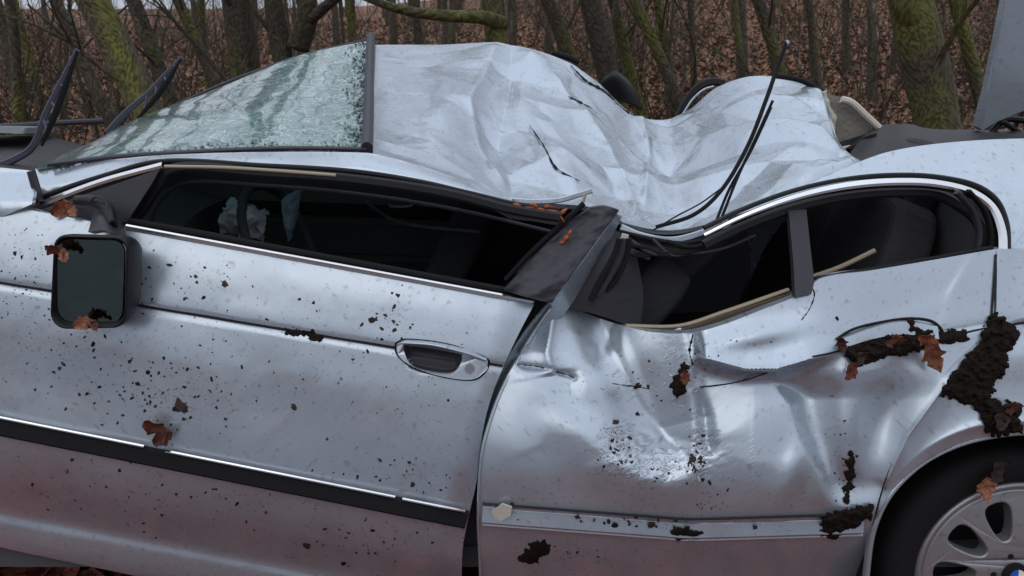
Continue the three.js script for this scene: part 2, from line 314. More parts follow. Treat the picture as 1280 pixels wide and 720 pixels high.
function ZR(px, py) {
  let z = curveTable([[300, -2.135], [345, -2.105], [400, -2.068], [450, -2.032], [520, -1.988], [575, -1.963], [625, -1.964], [650, -1.972], [680, -1.998], [720, -2.052], [780, -2.14]], py + (px > 1000 ? (px - 1000) * 0.12 : 0));
  // the bowl: the middle of the door driven in from above, folding sharply at its lower rim
  const [db] = lineDist(px, py, bowlEdge), ins = inPoly(px, py, bowl), sd = ins ? db : -db, soft = 0.5 * (sd + Math.sqrt(sd * sd + 36));
  z -= 0.15 * (1 - Math.exp(-soft / 95));
  z += 0.015 * Math.exp(-db * db / 1400) * smooth(640, 700, px) * smooth(500, 545, py);
  z += 0.03 * bump(px, py, 735, 470, 26, 60, -0.5) - 0.02 * bump(px, py, 752, 420, 26, 36) + 0.016 * bump(px, py, 800, 440, 30, 44);
  // crest from the top corner down to the old crease
  z += 0.03 * ridge(px, py, [[700, 366], [690, 400], [684, 440], [690, 470]], 14) - 0.014 * ridge(px, py, [[646, 455], [690, 462], [722, 474]], 5);
  z += 0.014 * bump(px, py, 640, 560, 40, 90, -0.4);
  // the torn seam, the folded lip to its right and the hollow beneath it
  const [ds] = lineDist(px, py, rearSeam); z -= 0.014 * Math.exp(-ds * ds / 60);
  const [dl, sl] = lineDist(px, py, lip), k = smooth(864, 884, px) * (1 - smooth(1000, 1060, px));
  z += k * (sl < 0 ? 0.05 * Math.exp(-dl / 24) : 0.05 - 0.125 * (1 - Math.exp(-dl / 8)) * Math.exp(-dl / 75) - 0.05 * smooth(0, 110, dl));
  z += k * 0.02 * bump(px, py, 945, 420, 60, 14, -0.2);
  // the swelling below it, breaking off along a flank
  const [df, sf] = lineDist(px, py, flank), kf = smooth(460, 500, py) * (1 - smooth(600, 645, py)) * smooth(880, 930, px);
  z += 0.034 * bump(px, py, 946, 570, 74, 100, 0.1) * (px < 940 ? smooth(860, 950, px) : 1);
  z += kf * (sf < 0 ? -0.055 * (1 - Math.exp(-df * df / 260)) * Math.exp(-df / 90) : 0);
  z += 0.014 * bump(px, py, 990, 590, 16, 50, 0.35);
  z += 0.014 * bump(px, py, 1060, 530, 20, 80, -0.05);
  z -= 0.036 * bump(px, py, 1106, 520, 26, 62, 0.35);
  z += 0.014 * ridge(px, py, [[1190, 470], [1135, 545], [1105, 610]], 10);
  z -= 0.003 * Math.exp(-Math.abs(py - (447 - (px - 1010) * 0.19)) / 5) * smooth(1000, 1030, px);
  z += rearCr(px - 600, py - 370) * (0.1 + 0.6 * bump(px, py, 830, 480, 70, 80)) * (1 - smooth(1150, 1230, px)) * smooth(600, 650, px) * (1 - smooth(610, 640, py));
  const rough = bump(px, py, 838, 580, 62, 22, -0.1) + 0.9 * bump(px, py, 778, 552, 30, 26, 0.6) + 0.6 * bump(px, py, 880, 545, 18, 40) + 0.3 * bump(px, py, 850, 440, 26, 40);
  z += rough * (0.0055 * fbm(px / 12, py / 9, 1, 3) + 0.0035 * fbm(px / 5, py / 4, 4, 2));
  z += 0.004 * fbm(px / 120, py / 120, 6, 2);
  z -= 0.016 * smooth(690, 600, px) * smooth(620, 400, py);
  return z;
}
function ZQ(px, py) {                                           // rear quarter and its wheel arch
  let z = curveTable([[150, -2.46], [180, -2.40], [215, -2.30], [260, -2.2], [320, -2.12], [400, -2.045], [408, -2.05], [450, -2.012], [540, -1.985], [640, -1.99], [720, -2.03]], py + (px - 1240) * 0.08);
  const d = Math.hypot((px - 1268) / 1.06, py - 705); z += 0.02 * Math.exp(-Math.abs(d - 178) / 14);
  z += 0.004 * fbm(px / 60, py / 60, 12, 2);
  return z;
}

// ---------------------------------------------------------------- front door
{
  const top = [[-90, 241], [0, 257], [40, 263], [150, 284], [300, 312], [500, 348], [668, 380]], right = [[668, 380], [650, 414], [632, 452], [613, 500], [602, 548], [596, 600], [586, 645], [578, 690], [577, 760], [577, 800]];
  const d = part('front_door', panel(top, [[-90, 660], [0, 684], [160, 718], [400, 770], [577, 800]], [[-90, 241], [-90, 450], [-90, 660]], right, ZF, 4, V(0, 0, -0.03)), M.paint);
  const onF = (x, y, o = 0) => P(x, y, ZF(x, y) + o);
  const along = (f, a, b, n, o) => Array.from({ length: n + 1 }, (_, i) => { const x = lerp(a, b, i / n); return onF(x, f(x), o); });
  part('belt_trim', sweep(along(x => 254 + 0.185 * x, 158, 666, 14, 0.004), bar(0.013, 0.014), 60, V(0, 1.1, 1)), M.chrome, d);
  part('belt_seal', sweep(along(x => 246 + 0.185 * x, 158, 650, 14, -0.012), bar(0.016, 0.016), 60), M.rubber, d);
  part('swage_groove', sweep(along(creaseF, -80, 498, 14, 0.0005), bar(0.0075, 0.004), 60), M.black, d);
  part('swage_groove', sweep(along(x => creaseF(x) + 0.5, 606, 628, 4, 0.0005), bar(0.007, 0.004), 10), M.black, d);
  const rs = part('rub_strip', sweep(along(x => rubF(x) + 14, -80, 583, 14, 0.006), bar(0.046, 0.02), 80), M.rubber, d);
  part('chrome_inlay', sweep(along(x => rubF(x) + 3, -80, 180, 8, 0.0155), bar(0.0078, 0.007), 40, V(0, 1.2, 1)), M.chrome, d);
  part('chrome_inlay', sweep(along(x => rubF(x) + 3.5, 207, 494, 8, 0.0155), bar(0.0078, 0.007), 40, V(0, 1.2, 1)), M.chrome, d);
  part('chrome_inlay', sweep(along(x => rubF(x) + 4, 503, 581, 6, 0.0155), bar(0.0078, 0.007), 20, V(0, 1.2, 1)), M.chrome, d);
  // handle: plate, dark scoop, flap above it, lock
  const hp = [[496, 430], [508, 425], [560, 431], [604, 446], [610, 452], [606, 464], [592, 474], [560, 472], [524, 462], [503, 450], [496, 440]];
  const grow = (o, k) => { const cx = 553, cy = 450; return o.map(([x, y]) => [cx + (x - cx) * k, cy + (y - cy) * (k + 0.02)]); };
  const Zp = (x, y) => ZF(x, y) + 0.026 * smooth(0, 0.5, scoopIn(x, y)), round = o => Array.from({ length: 60 }, (_, i) => polyAt([...o, o[0]], i / 60));
  const hole = Array.from({ length: 40 }, (_, i) => { const t = i / 40 * Math.PI * 2, a = Math.cos(t) * 0.985, y0 = 428 + (541 + a * 37 - 504) * 0.16; return [541 + a * 37, t < Math.PI ? y0 + 32 * Math.sqrt(1 - a ** 4) * 0.98 : y0 + 1]; });
  part('handle_gasket', plate(round(grow(hp, 1.045)), (x, y) => Zp(x, y) + 0.0025, 0.006, hole), M.rubber, d);
  part('door_handle', plate(round(hp), (x, y) => Zp(x, y) + 0.006, 0.008, hole), M.paint, d);
  const scoop = sheet(24, 12, (u, v) => { const a = (u - 0.5) * 2, x = 541 + a * 37, y0 = 428 + (x - 504) * 0.16, dep = Math.sqrt(Math.max(0, 1 - a ** 4)) * 32, y = y0 + v * dep; return P(x, y, ZF(x, y) + 0.005 * Math.sqrt(Math.max(0, 1 - a * a)) + 0.003); }, null);
  part('handle_scoop', scoop, M.trimGrey, d);
  part('handle_flap', net([[[500, 424, -2.0], [540, 426, -1.995], [580, 434, -1.995], [610, 445, -2.0]], [[502, 428, -1.975], [540, 431, -1.966], [580, 440, -1.966], [608, 450, -1.978]], [[503, 431, -1.982], [540, 436, -1.975], [580, 444, -1.975], [607, 453, -1.984]]].map(r => r.map(q => [q[0], q[1], ZF(q[0], q[1]) + (q[2] + 1.99)])), 24, 8, null, V(0, 0, -0.012)), M.paint, d);
  const lk = new THREE.CylinderGeometry(0.0115, 0.0125, 0.008, 24); lk.rotateX(Math.PI / 2 - 0.1); const lp = onF(587, 461, 0.009); lk.translate(lp.x, lp.y, lp.z); part('key_lock', lk, M.alloy, d);
}
// front wing, windscreen pillar and the rail over the front window
part('front_wing', panel([[-90, 206], [-20, 208], [36, 213]], [[-90, 300], [-30, 284], [40, 255]], [[-90, 206], [-90, 250], [-90, 300]], [[36, 213], [42, 235], [48, 252]].map((p, i) => i === 2 ? [40, 255] : p), (x, y) => lerp(-2.2, -2.075, smooth(205, 262, y)) + 0.003 * noise(x / 20, y / 20), 4), M.paint);
const railTop = [[44, 211], [110, 203], [200, 194], [330, 190], [458, 191], [520, 206], [580, 226], [640, 248]], railBot = [[54, 246], [120, 228], [202, 203], [330, 207], [440, 214], [520, 224], [590, 240], [640, 252]];
const yOn = (l, x) => { let i = 0; while (i < l.length - 2 && l[i + 1][0] < x) i++; return lerp(l[i][1], l[i + 1][1], clamp((x - l[i][0]) / (l[i + 1][0] - l[i][0]))); };
const zRail = (x, y) => -2.235 + 0.065 * Math.sin(clamp((y - yOn(railTop, x)) / Math.max(4, yOn(railBot, x) - yOn(railTop, x))) * 1.5);
part('roof_rail', panel([[44, 211], [110, 203], [200, 194], [330, 190], [458, 191], [520, 206], [580, 226], [640, 248]], [[54, 246], [120, 228], [202, 203], [330, 207], [440, 214], [520, 224], [590, 240], [640, 252]], [[44, 211], [49, 228], [54, 246]], [[640, 248], [640, 252]], zRail, 3), M.paint);
part('wing_seal', sweep([[38, 214], [43, 232], [49, 252]].map(q => P(q[0], q[1], -2.14)), bar(0.014, 0.02), 12), M.trimGrey);
part('rail_seal', sweep([[20, 262], [70, 240], [130, 220], [200, 202], [330, 207], [440, 214], [520, 226], [590, 242], [650, 256], [700, 262]].map(q => P(q[0], q[1], -2.172)), bar(0.012, 0.02), 90), M.black);
// front window frame
const frame = part('front_window_frame', sweep([[700, 272], [640, 262], [560, 242], [440, 224], [330, 216], [214, 212], [196, 232], [176, 262], [160, 282]].map(q => P(q[0], q[1], -2.16)), bar(0.026, 0.02), 100), M.black);
part('frame_trim', sweep([[34, 264], [70, 249], [130, 227], [204, 207]].map(q => P(q[0], q[1], -2.152)), bar(0.02, 0.016), 40, V(0, 1, 1)), M.chrome, frame);
part('frame_trim', sweep([[206, 208], [270, 209], [340, 213], [420, 219]].map(q => P(q[0], q[1], -2.150)), bar(0.008, 0.01), 40), M.beige, frame);
part('corner_cover', plate([[52, 262], [120, 238], [200, 211], [188, 232], [158, 278], [120, 274]], (x, y) => -2.135 + (y - 210) * 0.0005, 0.012), M.trimGrey, frame);
part('window_channel', sweep([[186, 280], [200, 250], [226, 230], [330, 232], [460, 244], [580, 264], [690, 290]].map(q => P(q[0], q[1], -2.24)), bar(0.01, 0.012), 80), M.trimGrey, frame);
part('glass_run', sweep([[186, 276], [230, 283], [320, 300], [420, 320]].map(q => P(q[0], q[1] + 4, -2.135)), bar(0.012, 0.01), 40), M.trimGrey, frame);

// ---------------------------------------------------------------- windscreen
{
  const crack = canvasTex(1024, 1024, (c, w, h) => {
    c.fillStyle = '#5c8784'; c.fillRect(0, 0, w, h);
    for (let i = 0; i < 260; i++) { const x = rnd() * w, y = rnd() * h, r = rr(10, 70); c.fillStyle = `rgba(${rnd() < 0.5 ? '190,206,204' : '96,120,122'},${rr(0.08, 0.3)})`; c.beginPath(); c.ellipse(x, y, r, r * rr(0.3, 0.8), rnd() * 3, 0, 7); c.fill(); }
    for (let i = 0; i < 9000; i++) { const x = rnd() * w, y = rnd() * h, a = rnd() * 6.28, l = rr(4, 26); c.strokeStyle = rnd() < 0.5 ? `rgba(206,228,224,${rr(0.2, 0.75)})` : `rgba(26,44,46,${rr(0.3, 0.8)})`; c.lineWidth = rr(0.8, 3.4); c.beginPath(); c.moveTo(x, y); c.lineTo(x + Math.cos(a) * l, y + Math.sin(a) * l); c.lineTo(x + Math.cos(a + 0.7) * l * 1.5, y + Math.sin(a + 0.7) * l * 1.5); c.stroke(); }
  });
  const crackB = tex(512, (u, v) => { const n = 0.5 + tile(u, v, 34, 4, 4) * 0.9; return [n, n, n]; }, false);
  const glass = new THREE.MeshPhysicalMaterial({ map: crack, roughness: 0.2, metalness: 0, clearcoat: 1, clearcoatRoughness: 0.05, transmission: 0.25, thickness: 0, bumpMap: crackB, bumpScale: 0.0015, side: THREE.DoubleSide });
  const rows = [
    [[46, 211, -2.22], [150, 199, -2.25], [250, 192, -2.27], [350, 188, -2.29], [458, 188, -2.32]],
    [[66, 200, -2.5], [165, 172, -2.55], [262, 156, -2.58], [360, 146, -2.6], [459, 142, -2.64]],
    [[88, 190, -2.82], [180, 150, -2.9], [275, 126, -2.95], [370, 106, -2.97], [460, 96, -3.0]],
    [[112, 182, -3.15], [195, 143, -3.22], [285, 103, -3.28], [375, 71, -3.32], [461, 51, -3.36]]];
  const w = part('windscreen', net(rows, 90, 60, (p, u, v) => { p.y += 0.012 * fbm(p.x * 3, p.z * 3, 2, 3) + 0.02 * Math.sin(v * Math.PI) * Math.sin(u * Math.PI); return p; }, V(0, -0.006, 0), p => [p.x * 0.8, p.z * 0.8]), glass);
  part('header_trim', sweep([[459, 191, -2.31], [461, 142, -2.63], [462, 96, -2.99], [464, 50, -3.37]].map(q => P(...q).add(V(0, 0.014, 0))), bar(0.03, 0.03), 40, V(0, 1, 0.3)), M.trimGrey, w);
  part('pillar_seal', sweep([[60, 207, -2.215], [150, 197, -2.245], [250, 191, -2.265], [350, 187, -2.285], [458, 188, -2.315]].map(q => P(...q).add(V(0, 0.004, 0))), bar(0.014, 0.008), 60, V(0, 1, 0.4)), M.trimGrey, w);
  part('pillar_seal', sweep([[112, 182, -3.15], [195, 143, -3.22], [285, 103, -3.28], [375, 71, -3.32], [461, 50, -3.36]].map(q => P(...q).add(V(0, 0.002, -0.01))), bar(0.012, 0.012), 60, V(0, 1, 0.4)), M.trimGrey, w);
  // dark crazed band along the header and the near pillar
  const bits = []; for (let i = 0; i < 1700; i++) {
    const onTop = rnd() < 0.55, u = onTop ? 1 - Math.abs(rr(-1, 1) * rr(0, 0.09)) : rnd(), v = onTop ? rnd() : Math.abs(rr(-1, 1) * rr(0, 0.1));
    const q = polyUniform(rows.map(r => polyUniform(r, u)), v), p = P(...q); p.y += 0.012 * fbm(p.x * 3, p.z * 3, 2, 3) + 0.02 * Math.sin(v * Math.PI) * Math.sin(u * Math.PI) + 0.003;
    const s = rr(0.0015, 0.0055), g = new THREE.TetrahedronGeometry(s); g.scale(1, 0.16, 1.6); g.rotateY(rnd() * 6); g.translate(p.x, p.y, p.z); bits.push(g);
  }
  const fr = part('glass_shards', mergeGeometries(bits), M.trimGrey, w); fr.userData.kind = 'stuff';
}

// ---------------------------------------------------------------- roof
const roofRows = [
  [[463, 191, -2.335], [520, 206, -2.33], [580, 227, -2.31], [636, 247, -2.29], [690, 254, -2.27], [742, 260, -2.26], [786, 280, -2.27], [836, 288, -2.28], [884, 280, -2.3], [940, 262, -2.31], [1000, 240, -2.33], [1050, 220, -2.36], [1085, 206, -2.4]],
  [[463, 142, -2.66], [524, 152, -2.67], [588, 168, -2.70], [640, 186, -2.66], [692, 196, -2.62], [742, 214, -2.6], [790, 238, -2.6], [834, 246, -2.6], [876, 230, -2.6], [930, 205, -2.6], [985, 188, -2.58], [1034, 186, -2.56], [1062, 192, -2.54]],
  [[464, 97, -3.0], [528, 102, -3.01], [590, 108, -3.06], [650, 122, -3.02], [700, 138, -3.0], [748, 160, -2.98], [790, 190, -2.96], [828, 198, -2.95], [866, 182, -2.95], [914, 152, -2.93], [968, 140, -2.88], [1020, 152, -2.8], [1046, 172, -2.72]],
  [[467, 56, -3.36], [540, 56, -3.38], [614, 55, -3.4], [664, 63, -3.4], [714, 78, -3.38], [752, 106, -3.36], [786, 138, -3.34], [826, 150, -3.32], [858, 140, -3.3], [898, 108, -3.26], [948, 94, -3.18], [1010, 106, -3.06], [1036, 132, -2.95]]];
const hash2 = (i, j, k) => { let h = Math.imul(i, 374761393) ^ Math.imul(j, 668265263) ^ Math.imul(k, 1274126177); h = Math.imul(h ^ (h >>> 13), 1103515245); return ((h ^ (h >>> 16)) >>> 0) / 2147483648 - 1; };
// buckled steel: plane triangles of uneven size meeting in straight creases
function buckle(x, y, cell, k, warp = 0.35) {
  x = x / cell + warp * noise(x / cell * 0.6, y / cell * 0.6, k) * 2; y = y / cell + warp * noise(x * 0.6, y / cell * 0.6, k + 40) * 2;
  const t = (x + y) * 0.366, a = x + t, b = y + t, i = Math.floor(a), j = Math.floor(b), u = a - i, v = b - j, h00 = hash2(i, j, k), h11 = hash2(i + 1, j + 1, k);
  if (u > v) { const h = hash2(i + 1, j, k); return h00 + (h - h00) * u + (h11 - h) * v; }
  const h = hash2(i, j + 1, k); return h00 + (h - h00) * v + (h11 - h) * u;
}
const roofCrest = [[624, 50], [606, 100], [588, 140], [600, 182], [628, 222]], roofTrough = [[640, 60], [636, 120], [622, 170], [640, 232]];
const roofAt = (u, v) => {
  const q = polyUniform(roofRows.map(r => polyUniform(r, u)), v), p = P(...q), x = u * 1.8, y = v * 1.1;
  const amp = smooth(0, 0.06, v) * (0.25 + 0.75 * smooth(1, 0.93, v)) * smooth(0, 0.05, u) * smooth(1, 0.95, u);
  const wild = 0.35 + 0.65 * smooth(0.1, 0.3, u);
  let h = buckle(x * 0.75 + y * 0.3, y, 0.21, 3, 0.25) * 0.04 * wild + buckle(x + y * 0.4, y * 0.7, 0.1, 7, 0.3) * 0.0055 * wild + buckle(x, y, 0.045, 11, 0.4) * 0.0008;
  h += 0.05 * Math.exp(-lineDist(q[0], q[1], roofCrest)[0] / 26) * smooth(250, 200, q[1]) - 0.02 * Math.exp(-lineDist(q[0], q[1], roofTrough)[0] / 20);
  h -= 0.045 * bump(q[0], q[1], 612, 185, 34, 34) + 0.03 * bump(q[0], q[1], 622, 100, 26, 42, 0.3);
  h += 0.04 * bump(q[0], q[1], 560, 150, 34, 50) * 0.5;
  h += 0.025 * ridge(q[0], q[1], [[800, 150], [812, 200], [806, 262]], 12) + 0.03 * ridge(q[0], q[1], [[690, 90], [760, 190], [800, 270]], 16);
  p.y += h * amp; return p;
};
{
  const r = part('roof', sheet(300, 180, roofAt, V(0, -0.012, -0.004), p => [p.x, p.z]), M.roofPaint);
  const mark = (pts, w) => { // strips where the paint was torn to the primer
    const P3 = pts.map(([x, y]) => { let best = null, bd = 1e9; for (let i = 0; i <= 90; i++) for (let j = 0; j <= 60; j++) { const q = polyUniform(roofRows.map(a => polyUniform(a, i / 90)), j / 60), d = Math.hypot(q[0] - x, q[1] - y); if (d < bd) { bd = d; best = [i / 90, j / 60]; } } return roofAt(...best).add(V(0, 0.004, 0.002)); });
    part('torn_paint', sweep(P3, bar(w, 0.006), 40, V(0, 1, 0.4), t => 0.25 + Math.abs(Math.sin(t * 9) * 0.7 + noise(t * 14, w * 99) * 1.2) * Math.sin(Math.PI * clamp(t, 0.04, 0.96))), M.rubber, r);
  };
  mark([[716, 82], [735, 100], [752, 116], [768, 132]], 0.014);
  mark([[768, 134], [782, 146], [798, 153]], 0.012);
  mark([[712, 122], [724, 132], [738, 142]], 0.008);
  mark([[664, 160], [682, 190], [700, 214], [722, 226]], 0.006);
  
  part('roof_flange', sweep([[464, 193, -2.325], [520, 208, -2.32], [580, 229, -2.3], [636, 249, -2.28]].map(q => P(...q)), bar(0.006, 0.008), 40), M.rubber, r);
  part('bent_flange', sweep([[636, 250, -2.27], [668, 252, -2.26], [700, 250, -2.25], [722, 244, -2.24], [740, 238, -2.235]].map(q => P(...q)), bar(0.014, 0.008), 40), M.paint, r);
  part('bent_flange', sweep([[776, 284, -2.26], [800, 294, -2.25], [840, 300, -2.25], [880, 290, -2.26], [910, 276, -2.27]].map(q => P(...q)), bar(0.018, 0.01), 40), M.paint, r);
}
// far side of the shell closes the cabin
{
  const far = roofRows[3], f2 = [[60, 205, -3.2], [112, 184, -3.17], [285, 106, -3.3], [461, 53, -3.38], ...far];
  const world = f2.map(q => P(...q));
  const g = sheet(40, 6, (u, v) => { const s = u * (world.length - 1), i = Math.min(world.length - 2, Math.floor(s)), p = world[i].clone().lerp(world[i + 1], s - i); p.y = lerp(p.y - 0.02, 0.3, v); p.z -= 0.02 + 0.25 * Math.sin(v * 2.6); return p; }, V(0, 0, 0.02));
  part('far_side_panel', g, M.paint);
  const slab = (x0, x1, y0, y1, z0, z1) => { const b = new THREE.BoxGeometry(x1 - x0, y1 - y0, z1 - z0); b.translate((x0 + x1) / 2, (y0 + y1) / 2, (z0 + z1) / 2); return b; };
  part('cabin_floor', slab(-2.0, 1.7, 0.32, 0.38, -3.6, -2.12), M.inner);
  part('sill', slab(-2.0, 0.95, 0.36, 0.62, -2.22, -2.14), M.inner);
  part('far_door_card', slab(-1.3, 1.1, 0.4, 1.3, -3.42, -3.38), M.headlining);
  const card = car.children[car.children.length - 1];
  part('armrest', sweep([V(-1.1, 0.86, -3.36), V(-0.7, 0.9, -3.34), V(-0.2, 0.9, -3.34), V(0, 0.88, -3.36)], bar(0.06, 0.05), 30), M.seat, card);
  part('card_waist', sweep([V(-1.25, 1.16, -3.37), V(-0.6, 1.14, -3.36), V(0.2, 1.1, -3.36)], bar(0.05, 0.03), 30), M.rubber, card);
  part('card_panel', sweep([V(-1.0, 1.03, -3.372), V(-0.5, 1.02, -3.37), V(0.1, 0.99, -3.372)], bar(0.12, 0.012), 30), M.inner, card);
  part('rear_bulkhead', slab(1.25, 1.3, 0.38, 1.3, -3.4, -2.25), M.inner);
  part('dashboard', net([[[60, 262, -2.3], [130, 240, -2.3], [220, 262, -2.35]], [[60, 232, -2.8], [140, 212, -2.8], [250, 240, -2.8]], [[90, 215, -3.3], [170, 205, -3.3], [280, 230, -3.3]]], 20, 12, (p) => { p.y -= 0.06; return p; }, V(0, -0.4, 0)), M.inner);
  part('headliner', sheet(50, 20, (u, v) => roofAt(lerp(0.02, 0.98, u), lerp(0.05, 0.97, v)).add(V(0, -0.05, 0)), V(0, -0.01, 0)), M.headlining);
}
// seats, airbag and loose cloth in the dark cabin
function seatAt(x, y, z, lean) {
  const prof = (w, h, t) => { const s = new THREE.Shape(); s.moveTo(-w / 2, 0); s.lineTo(w / 2, 0); s.bezierCurveTo(w / 2 + 0.02, h * 0.5, w / 2, h, w / 2 - 0.09, h); s.lineTo(-w / 2 + 0.09, h); s.bezierCurveTo(-w / 2, h, -w / 2 - 0.02, h * 0.5, -w / 2, 0); return new THREE.ExtrudeGeometry(s, { depth: t, bevelEnabled: true, bevelSize: 0.03, bevelThickness: 0.03, bevelSegments: 3 }); };
  const back = prof(0.44, 0.55, 0.08); back.rotateY(-Math.PI / 2); back.rotateZ(-lean); back.translate(x, y, z);
  const s = part('seat', back, M.seat);
  const head = prof(0.22, 0.14, 0.05); head.rotateY(-Math.PI / 2); head.translate(0, 0.6, 0); head.rotateZ(-lean); head.translate(x, y, z); part('headrest', head, M.seat, s);
  const cush = prof(0.46, 0.45, 0.1); cush.rotateY(-Math.PI / 2); cush.rotateZ(Math.PI / 2); cush.translate(x, y - 0.02, z); part('cushion', cush, M.seat, s);
}
seatAt(0.12, 0.66, -2.58, 0.75); seatAt(-0.3, 0.74, -3.08, 0.45); seatAt(1.02, 0.72, -2.62, 0.35); seatAt(1.02, 0.72, -3.1, 0.35);
{
  const cloth = (rows, mat, name, a) => part(name, net(rows, 24, 24, (p) => { p.x += a * fbm(p.y * 26, p.z * 26, 1, 3); p.y += a * fbm(p.x * 26, p.z * 26, 5, 3); p.z += a * 1.6 * fbm(p.x * 24, p.y * 24, 9, 3); return p; }, V(0, -0.002, -0.004)), mat);
  cloth([[[284, 256, -2.75], [300, 251, -2.72], [318, 256, -2.74], [328, 262, -2.76]], [[276, 266, -2.68], [298, 264, -2.62], [318, 266, -2.64], [332, 270, -2.7]], [[272, 280, -2.68], [292, 280, -2.6], [312, 282, -2.62], [330, 284, -2.68]], [[274, 292, -2.7], [294, 294, -2.66], [314, 298, -2.68], [330, 302, -2.72]]], M.airbag, 'airbag', 0.05);
  cloth([[[362, 242, -2.7], [370, 237, -2.7], [378, 234, -2.7]], [[352, 258, -2.68], [364, 256, -2.66], [376, 252, -2.69]], [[356, 284, -2.68], [362, 282, -2.67], [370, 280, -2.69]], [[360, 302, -2.7], [361, 300, -2.7], [364, 298, -2.7]]], M.blueCloth, 'side_curtain', 0.02);
  part('grab_handle', tube([[486, 256], [490, 258], [512, 258], [516, 256]].map(q => P(...q, -3.2)), [0.006], 6), M.alloy);
  part('seat_belt', sweep([[452, 246, -2.9], [470, 262, -2.8], [500, 278, -2.75], [600, 290, -2.7]].map(q => P(...q)), bar(0.012, 0.004), 30), M.trimGrey);
  const st = new THREE.TorusGeometry(0.19, 0.015, 10, 40); st.rotateY(Math.PI / 2 - 0.2); st.rotateZ(0.4); const sp = P(350, 300, -2.75); st.translate(sp.x, sp.y, sp.z); part('steering_wheel', st, M.inner);
}

// ---------------------------------------------------------------- centre pillar, crushed
{
  const b = part('centre_pillar', panel([[738, 260], [756, 258], [774, 263]], [[630, 363], [660, 372], [690, 379]], [[738, 260], [706, 284], [664, 326], [630, 363]], [[774, 263], [758, 284], [722, 332], [690, 379]], (x, y) => lerp(-2.2, -2.07, smooth(262, 378, y)) + 0.014 * Math.sin((x + y * 0.9 - 990) / 9) * 0.4 + 0.012 * fbm(x / 14, y / 14, 2, 3), 2.5, V(0, 0, -0.025)), M.trimGrey);
  part('pillar_skin', net([[[772, 268, -2.19], [778, 270, -2.22]], [[744, 306, -2.14], [758, 310, -2.2]], [[714, 346, -2.09], [734, 352, -2.16]], [[652, 420, -2.07], [706, 392, -2.14]], [[628, 462, -2.055], [664, 450, -2.13]], [[606, 520, -2.035], [640, 514, -2.11]], [[592, 600, -2.02], [620, 600, -2.08]]], 8, 50, null, V(0, 0, -0.02)), M.paint, b);
  part('door_seal', sweep([[640, 352], [668, 322], [706, 286], [738, 256]].map((q, i) => P(q[0] - 8, q[1] - 2, -2.19)), bar(0.014, 0.014), 40), M.rubber, b);
  part('door_seal', sweep([[650, 344], [700, 290], [730, 262], [736, 246]].map((q, i) => P(q[0] - 4, q[1] - 4, -2.21)), bar(0.008, 0.01), 40), M.beige, b);
  part('seat_side', net([[[745, 296, -2.24], [770, 292, -2.22], [790, 296, -2.26]], [[734, 326, -2.2], [764, 322, -2.15], [800, 340, -2.24]], [[718, 360, -2.16], [752, 360, -2.13], [804, 372, -2.22]], [[706, 384, -2.15], [748, 394, -2.13], [800, 412, -2.2]]], 20, 20, null, V(0, 0, -0.05)), M.seat, b);
  for (const k of [0, 1, 2]) part('belt_fold', sweep([[738 + k * 9, 376 - k * 6], [750 + k * 10, 350], [768 + k * 8, 318], [774 + k * 6, 298]].map(q => P(q[0], q[1], -2.115 - k * 0.012)), bar(0.014, 0.008), 24), k === 1 ? M.trimGrey : M.rubber, b);
  part('torn_bracket', plate([[778, 292], [786, 294], [784, 308], [776, 318], [774, 304]], () => -2.17, 0.01), M.cream, b);
  for (let i = 0; i < 9; i++) part('torn_lining', sweep([P(762 + i * 9, 304 + rr(-5, 8), -2.2), P(786 + i * 9, 312 + rr(-5, 8), -2.19), P(812 + i * 9, 318 - i + rr(-5, 6), -2.2)], bar(rr(0.006, 0.016), 0.008), 12), i % 3 ? M.rubber : M.trimGrey, b);
}

